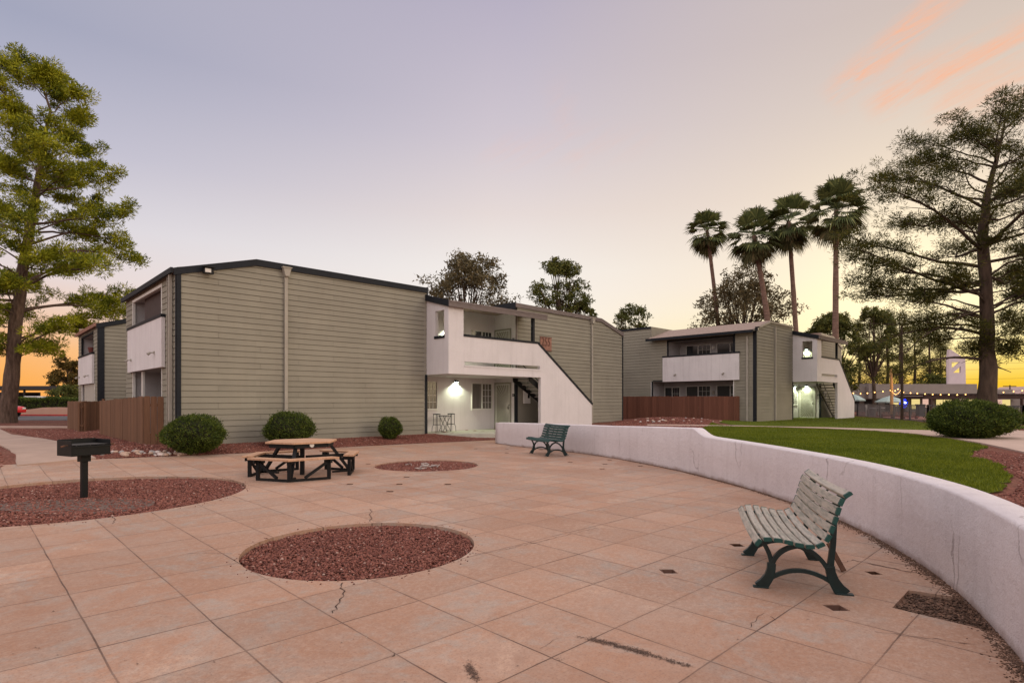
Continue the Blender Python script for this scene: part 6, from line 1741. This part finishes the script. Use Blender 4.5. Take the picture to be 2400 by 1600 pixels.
bul = [(2000, 921), (2017, 922), (2033, 921), (2050, 919), (2069.5, 917), (2087, 914.5), (2117.5, 919), (2134, 920.5), (2150, 921.5), (2168, 923), (2186, 924), (2204.5, 924.5), (2224, 924.5), (2243.5, 925), (2263, 924), (2328.5, 921), (2352, 919), (2375.5, 917), (2396, 915), (2098, 915.5), (2104.5, 911.5)]
sw = [(2091, 917), (2093, 920), (2096, 922.5), (2099, 924), (2102, 923.5), (2105, 921.5), (2107.5, 918.5), (2110, 915)]
mb = MB(); mb.tube([P(u, v - 1.2, 47) - sl.location for u, v in bul[:19]], .012, 4, False); mb.tube([P(u, v, 46.9) - sl.location for u, v in sw], .012, 4, False); mb.build('wire', M['black'], sl)
bm_ = MB(); bm_.lathe([(.01, -.055), (.045, -.035), (.055, 0), (.04, .035), (.015, .055)], 8); first = None
for i, (u, v) in enumerate(bul + sw):
    if first is None: first = bm_.build('bulb', M['bulb'], sl); o = first
    else: o = first.copy(); COL.objects.link(o)
    y_ = 47 if i < len(bul) else 46.9
    o.location = P(u, v, y_) - sl.location; o.scale = (.8, .8, .8) if i < len(bul) else (.5, .5, .5)
ld = bpy.data.lights.new('string_glow', 'POINT'); ld.energy = 25; ld.color = (1, .6, .25); ld.shadow_soft_size = .3; lo = bpy.data.objects.new('string_glow', ld); COL.objects.link(lo); lo.parent = wp; lo.location = (.3, -.7, 2.5)
# umbrellas
def umbrella(u, vtop, y, rad_, label, seed=0):
    q = P(u, 940, y); root = empty('pool_umbrella', (q.x, q.y, .3)); tag(root, label, 'umbrella', 'pale teal umbrellas by the pool'); zt = zz_of(vtop, y) - .3
    mb = MB(); n = 8; vs = [(0, 0, zt)]; vs += [(rad_ * .5 * math.cos(R(45 * k)), rad_ * .5 * math.sin(R(45 * k)), zt - .2) for k in range(n)]; vs += [(rad_ * math.cos(R(45 * k)), rad_ * math.sin(R(45 * k)), zt - .5) for k in range(n)]; vs += [(rad_ * math.cos(R(45 * k)), rad_ * math.sin(R(45 * k)), zt - .6) for k in range(n)]
    fs = [(0, 1 + k, 1 + (k + 1) % n) for k in range(n)] + [(1 + k, 9 + k, 9 + (k + 1) % n, 1 + (k + 1) % n) for k in range(n)] + [(9 + k, 17 + k, 17 + (k + 1) % n, 9 + (k + 1) % n) for k in range(n)]
    mb.add(vs, fs); o = mb.build('canopy', plain('teal_canvas', (.34, .43, .41), .8, .06) if seed == 0 else bpy.data.materials['teal_canvas'], root); s_ = o.modifiers.new('s', 'SOLIDIFY'); s_.thickness = .012
    mb = MB(); mb.tube([(0, 0, 0), (0, 0, zt)], .025, 8); mb.build('pole', M['frame_white'], root)
    mb = MB()
    for k in range(n): mb.tube([(0, 0, zt - .12), (rad_ * .97 * math.cos(R(45 * k)), rad_ * .97 * math.sin(R(45 * k)), zt - .53)], .010, 4)
    mb.build('rib', M['frame_white'], root)
umbrella(2086, 927, 49, 1.15, 'pale teal umbrella right behind the warm-lit wooden pole'); umbrella(1998, 922, 47, .95, 'pale teal umbrella half hidden by the white stair wall', 1)
# blue lit ornament, bin, chairs, low red rail, dark gate pillar
q = P(2118, 945, 45); bo = empty('light_ornament', (q.x, q.y, q.z)); tag(bo, 'blue glowing round light ornament behind the tall thin pole', 'light ornament')
mb = MB(); r = random.Random(4)
for k in range(46):
    a = R(k * 137.5); rr_ = .33 * math.sqrt((k + .5) / 46); cx_, cz_ = rr_ * math.cos(a), rr_ * math.sin(a) * 1.15; w = .035
    mb.add([(cx_ - w, r.uniform(-.05, .05), cz_), (cx_, -.05, cz_ + w), (cx_ + w, 0, cz_), (cx_, .05, cz_ - w)], [(0, 1, 2, 3)])
mb.build('blue_lights', M['bulb_blue'], bo); mb = MB(); mb.lathe([(.01, -.06), (.06, -.04), (.075, 0), (.05, .05), (.01, .07)], 10, (.05, -.1, .05)); mb.build('bulb', M['bulb_white'], bo)
mb = MB(); mb.tube([(0, .02, -q.z + .3), (0, .02, 0)], .02, 6); mb.build('stand', M['black'], bo)
q = P(2044, 978, 44); tb = empty('trash_bin', (q.x, q.y, .3)); tag(tb, 'grey round bin behind the pool fence', 'bin')
mb = MB(); mb.lathe([(.24, 0), (.28, .5), (.28, .62), (.3, .63), (.3, .66)], 16); mb.build('body', plain('grey_plastic', (.10, .095, .095), .6), tb); mb = MB(); mb.lathe([(.3, .662), (.27, .74), (.12, .77)], 16); mb.build('lid', bpy.data.materials['grey_plastic'], tb)
q = P(2031, 976, 44.4); nb_ = MB(); nb_.prism([(-.06, 0), (.06, 0), (.02, 1.0), (-.10, .98), (-.05, .5)], lambda a, b, d: Vector((a, d, b)), -.04, .04); o = nb_.build('folded_banner', M['frame_white']); o.location = (q.x, q.y, .32); tag(o, 'narrow white folded cloth standing beside the grey bin', 'cloth')
def chair(u, y, rz, label, first=None):
    q = P(u, 940, y); root = empty('pool_chair', (q.x, y, .3), rz); tag(root, label, 'chair', 'metal chairs on the pool deck')
    mb = MB(); mb.box(-.25, .25, -.24, .24, .42, .45); mb.build('seat', M['fence_metal'], root)
    mb = MB()
    for k in range(6): mb.box(-.24 + k * .09, -.20 + k * .09, .24, .27, .46, .92)
    mb.box(-.25, .25, .238, .272, .921, .96); mb.build('backrest', M['fence_metal'], root)
    for sx in (-1, 1):
        for sy in (-1, 1): mb = MB(); mb.bar((sx * .22, sy * .21, .42), (sx * .24, sy * .26, 0), .03, .03); mb.build('leg', M['fence_metal'], root)
for i, (u, y, a) in enumerate(((2012, 46, .4), (2026, 45.3, -.6), (2062, 45.5, 2.0), (2075, 47, .9), (2102, 46.5, -1.0), (2135, 46, .3), (2173, 45, 1.2), (2380, 32, -.4), (2392, 34, 1.0))): chair(u, y, a, ['dark metal chair nearest the white stair wall behind the pool fence', 'dark metal chair left of the grey bin', 'dark metal chair right of the grey bin', 'metal chair left of the warm-lit pole', 'metal chair between the lit pole and the thin pole', 'metal chair right of the thin pole', 'metal chair beside the left end of the biggest shrub', 'metal chair behind the right end of the biggest shrub', 'metal chair at the right edge of the picture behind the fence'][i])
q = P(2070, 977, 46); pt_ = empty('pool_table', (P(2070, 940, 46).x, 46.6, .3)); tag(pt_, 'small round table under the teal umbrella', 'table')
mb = MB(); mb.lathe([(.45, .70), (.46, .72), (.45, .74)], 18); mb.build('tabletop', M['frame_white'], pt_); mb = MB(); mb.tube([(0, 0, 0), (0, 0, .7)], .03, 8); mb.build('leg', M['frame_white'], pt_)
a, b = P(2062, 975, 39.5), P(2152, 979, 36); rr_ = empty('low_rail', (a.x, a.y, .34)); tag(rr_, 'low red rail on short dark posts at the edge of the lawn', 'rail')
off = Vector((a.x, a.y, 0)); A2 = Vector((0, 0, 0)); B2 = Vector((b.x, b.y, 0)) - off
mb = MB(); mb.bar(A2 + Vector((0, 0, .22)), B2 + Vector((0, 0, .22)), .14, .09); mb.build('rail', plain('red_rail', (.33, .09, .07), .7), rr_)
for k in range(4): c_ = A2.lerp(B2, (k + .15) / 3.3); mb = MB(); mb.box(c_.x - .06, c_.x + .06, c_.y - .06, c_.y + .06, -.1, .34); mb.build('post', M['pergola'], rr_)
q = P(2157, 978, 43); gp = MB(); gp.box(-.22, .22, -.2, .2, 0, .98); gp.box(-.25, .25, -.23, .23, .981, 1.03); o = gp.build('gate_pillar', plain('dark_slate', (.075, .07, .075), .8), None, bevel=.01); o.location = (q.x, 43, .3); tag(o, 'dark square pillar at the pool gate left of the biggest shrub', 'pillar')
# pool deck
mb = MB(); mb.box(24.5, 60, 44, 61, .28, .34); o = mb.build('pool_deck', M['concrete']); tag(o, kind='structure')
mb = MB(); mb.prism([(26, 41), (31.5, 41), (30.0, 35), (24.5, 33.5)], lambda a, b, d: Vector((a, b, d)), .30, .44); o = mb.build('brick_pad', plain('red_paving', (.40, .17, .13), .85, .15)); tag(o, kind='structure')
# far hills, utility pole, wires
mb = MB(); pts_ = [(2388, 922), (2400, 914), (2420, 905), (2450, 910), (2490, 900), (2560, 915), (2640, 926)]; yh = 900
mb.prism([(P(u, v, yh).x, P(u, v, yh).z) for u, v in pts_] + [(P(2640, 960, yh).x, -20), (P(2380, 960, yh).x, -20)], lambda a, b, d: Vector((a, yh + d, b)), 0, 60)
o = mb.build('hills', plain('hill_rock', (.42, .30, .27), .95)); tag(o, kind='structure')
q = P(2367, 905, 110); up_ = empty('utility_pole', (q.x, 110, 0)); tag(up_, 'distant utility pole with crossarm right of the big pine trunk', 'utility pole')
mb = MB(); mb.tube([(0, 0, 0), (0, 0, zz_of(902, 110))], [.14, .1], 8); mb.build('pole', M['bark_dark'], up_); mb = MB(); mb.box(-1.3, 1.2, -.06, .06, zz_of(906, 110), zz_of(905, 110) + .08); mb.build('crossarm', M['bark_dark'], up_)
for i, (v0_, v1_) in enumerate(((818, 822), (850, 846), (866, 858), (888, 881))):
    mb = MB(); pp = []
    for k in range(13):
        s = k / 12; u = 2120 + 420 * s; pp.append(P(u, v0_ + (v1_ - v0_) * s + 3 * math.sin(s * math.pi), 130))
    mb.tube(pp, .022, 4, False); o = mb.build('power_line', M['bark_dark']); tag(o, ['uppermost', 'second', 'third', 'lowest'][i] + ' power line crossing the yellow sky behind the right pine', 'power line', 'power lines in the sunset sky')
q = P(2329, 910, 62); mb = MB(); mb.tube([(0, 0, 0), (-.25, 0, 1.6)], .015, 5); o = mb.build('antenna', M['bark_dark']); o.location = (q.x, 62, zz_of(911, 62)); tag(o, 'thin antenna on the annex roof right of the big pine', 'antenna')
# ------------------------------------------------------------------ far left: wall, hedge, carport, vehicles
def wz_(u): return 955 + (3 * math.exp(-((u - 60) / 25) ** 2))
a = P(46, 940, 50); mb = MB(); tops = [(46, 960), (60, 959.5), (75, 958), (100, 954.5), (130, 954), (190, 955), (300, 955)]
mb.prism([(P(u, v, 50).x, zz_of(v, 50)) for u, v in tops] + [(P(300, 940, 50).x, 0), (P(46, 940, 50).x, 0)], lambda a_, b_, d: Vector((a_, 50 + d, b_)), 0, .3)
o = mb.build('block_wall', M['tan_wall']); tag(o, 'low tan wall across the road at far left', 'wall')
mb = MB(); mb.box(P(-60, 940, 50).x, P(45, 940, 50).x, 50.4, 50.6, 0, .85); o = mb.build('block_wall', M['grey_stucco']); tag(o, 'short grey wall behind the left pine trunk', 'wall')
hd = empty('hedge', (P(110, 940, 51.5).x, 51.6, .3)); tag(hd, 'long dark hedge above the tan wall at far left', 'hedge')
x0, x1 = P(34, 940, 51.6).x - hd.location.x, P(230, 940, 51.6).x - hd.location.x
g = np.random.default_rng(5); n = 22000; p_ = np.stack([g.uniform(x0, x1, n), g.normal(0, .35, n).clip(-.6, .6), g.uniform(.25, 1.55, n)], 1); p_[:, 2] = np.where(g.random(n) < .4, 1.45 + .08 * np.sin(p_[:, 0] * 1.7) + g.uniform(-.12, .1, n), p_[:, 2])
d = g.normal(size=(n, 3)); d /= np.linalg.norm(d, axis=1, keepdims=True); v, f = blades(p_, d, g.uniform(.06, .14, n), g.uniform(.04, .08, n), .5); np_mesh('foliage', v, f, M['shrub'], hd)
mb = MB(); mb.box(x0 + .1, x1 - .1, -.4, .4, .1, 1.38); mb.build('dark_core', M['shrub_core'], hd)  # dark box painted as the hedge's inner shade
cp = empty('carport', (P(60, 940, 58).x, 58, .25)); tag(cp, 'dark flat-roofed carport behind the hedge at far left', 'carport'); ox = cp.location.x
mb = MB(); mb.box(P(-120, 940, 58).x - ox, P(134, 940, 58).x - ox, 0, 6, zz_of(912, 58) - .25, zz_of(904, 58) - .25); mb.build('roof', plain('carport_steel', (.035, .03, .03), .7), cp)
for u in (-40, 46, 120): mb = MB(); q = P(u, 940, 58).x - ox; mb.box(q - .07, q + .07, .5, .64, 0, zz_of(912.2, 58) - .25); mb.build('post', bpy.data.materials['carport_steel'], cp)
mb = MB(); mb.box(P(-120, 940, 64).x - ox, P(90, 940, 64).x - ox, 6.1, 6.3, 0, 2.3); mb.build('rear_wall', M['dark_inside'], cp)
cb = MB(); q = P(178, 900, 66); cb.prism([(-1.4, 1.75), (1.8, 2.7), (1.8, 3.3), (-1.4, 2.35)], lambda a_, b_, d: Vector((a_, d, b_)), 0, 4); fz_ = empty('shade_roof', (q.x, 66, .2)); cb.build('fascia', plain('orange_fascia', (.5, .27, .16), .8), fz_)
cb = MB(); cb.box(-1.2, 1.9, .1, 3.9, 0, 1.7); cb.build('wall', M['dark_inside'], fz_); tag(fz_, 'sloping tan shade roof seen between the far wing and the small golden tree', 'roof')
def make_vehicle(name, x, y, rz, L, W_, H_, col, label, cat, truck=False):
    root = empty(name, (x, y, .29), rz); tag(root, label, cat)
    if truck: side = [(-L / 2, .45), (L / 2, .45), (L / 2, 1.05), (L * .28, 1.12), (L * .16, H_), (-L * .12, H_), (-L * .16, 1.15), (-L / 2, 1.1)]
    else: side = [(-L / 2, .35), (L / 2, .35), (L / 2 + .02, .62), (L * .46, .82), (L * .24, .95), (L * .10, H_), (-L * .22, H_ - .02), (-L * .38, 1.0), (-L / 2, .92), (-L / 2 - .03, .6)]
    mb = MB(); mb.prism(side, lambda a, b, d: Vector((a, d, b)), -W_ / 2, W_ / 2); p = plain('paint_' + col[0], col[1], .25, .03, spec=.6); mb.build('body', p, root, bevel=.06)
    mb = MB()
    for s in (-1, 1):
        y0 = s * (W_ / 2 + .003); q = [(L * .19, 1.0), (L * .09, H_ - .08), (-L * .19, H_ - .1), (-L * .30, 1.0)] if not truck else [(L * .24, 1.15), (L * .15, H_ - .08), (-L * .09, H_ - .08), (-L * .11, 1.15)]
        mb.prism(q, lambda a, b, d: Vector((a, y0 + d * s, b)), -.002, .006)
    mb.build('side_window', M['glass'], root)
    for s in (-1, 1):
        for a in (-L * .31, L * .32):
            mb = MB(); mb.tube([(a, s * (W_ / 2 - .18), .32), (a, s * (W_ / 2 + .01), .32)], .32, 18); w_ = mb.build('wheel', M['black'], root); mb = MB(); mb.tube([(a, s * (W_ / 2 + .0), .32), (a, s * (W_ / 2 + .02), .32)], .19, 14); mb.build('rim', M['fence_metal'], w_)
    for s in (-1, 1): mb = MB(); mb.box(L / 2 - .02, L / 2 + .035, s * W_ * .36 - .14, s * W_ * .36 + .14, .62, .76); mb.build('headlight', M['frame_white'], root, bevel=.02)
    for s in (-1, 1): mb = MB(); mb.box(-L / 2 - .045, -L / 2 + .02, s * W_ * .38 - .1, s * W_ * .38 + .1, .66, .82); mb.build('taillight', M['kerb_red'], root, bevel=.02)
q = P(36, 940, 45.5); make_vehicle('parked_car', q.x - 2.0, 45.5, 0.0, 4.3, 1.75, 1.28, ('red', (.55, .01, .012)), 'red car mostly hidden behind the left pine trunk', 'car')
q = P(95, 940, 56); make_vehicle('pickup_truck', q.x, 56, R(180), 5.2, 1.9, 1.75, ('white', (.7, .68, .66)), 'white pickup truck showing above the hedge at far left', 'truck', True)
q = P(155, 940, 57); make_vehicle('parked_car', q.x, 57.5, R(180), 4.4, 1.8, 1.5, ('silver', (.5, .48, .46)), 'pale car showing above the hedge under the small golden tree', 'car')
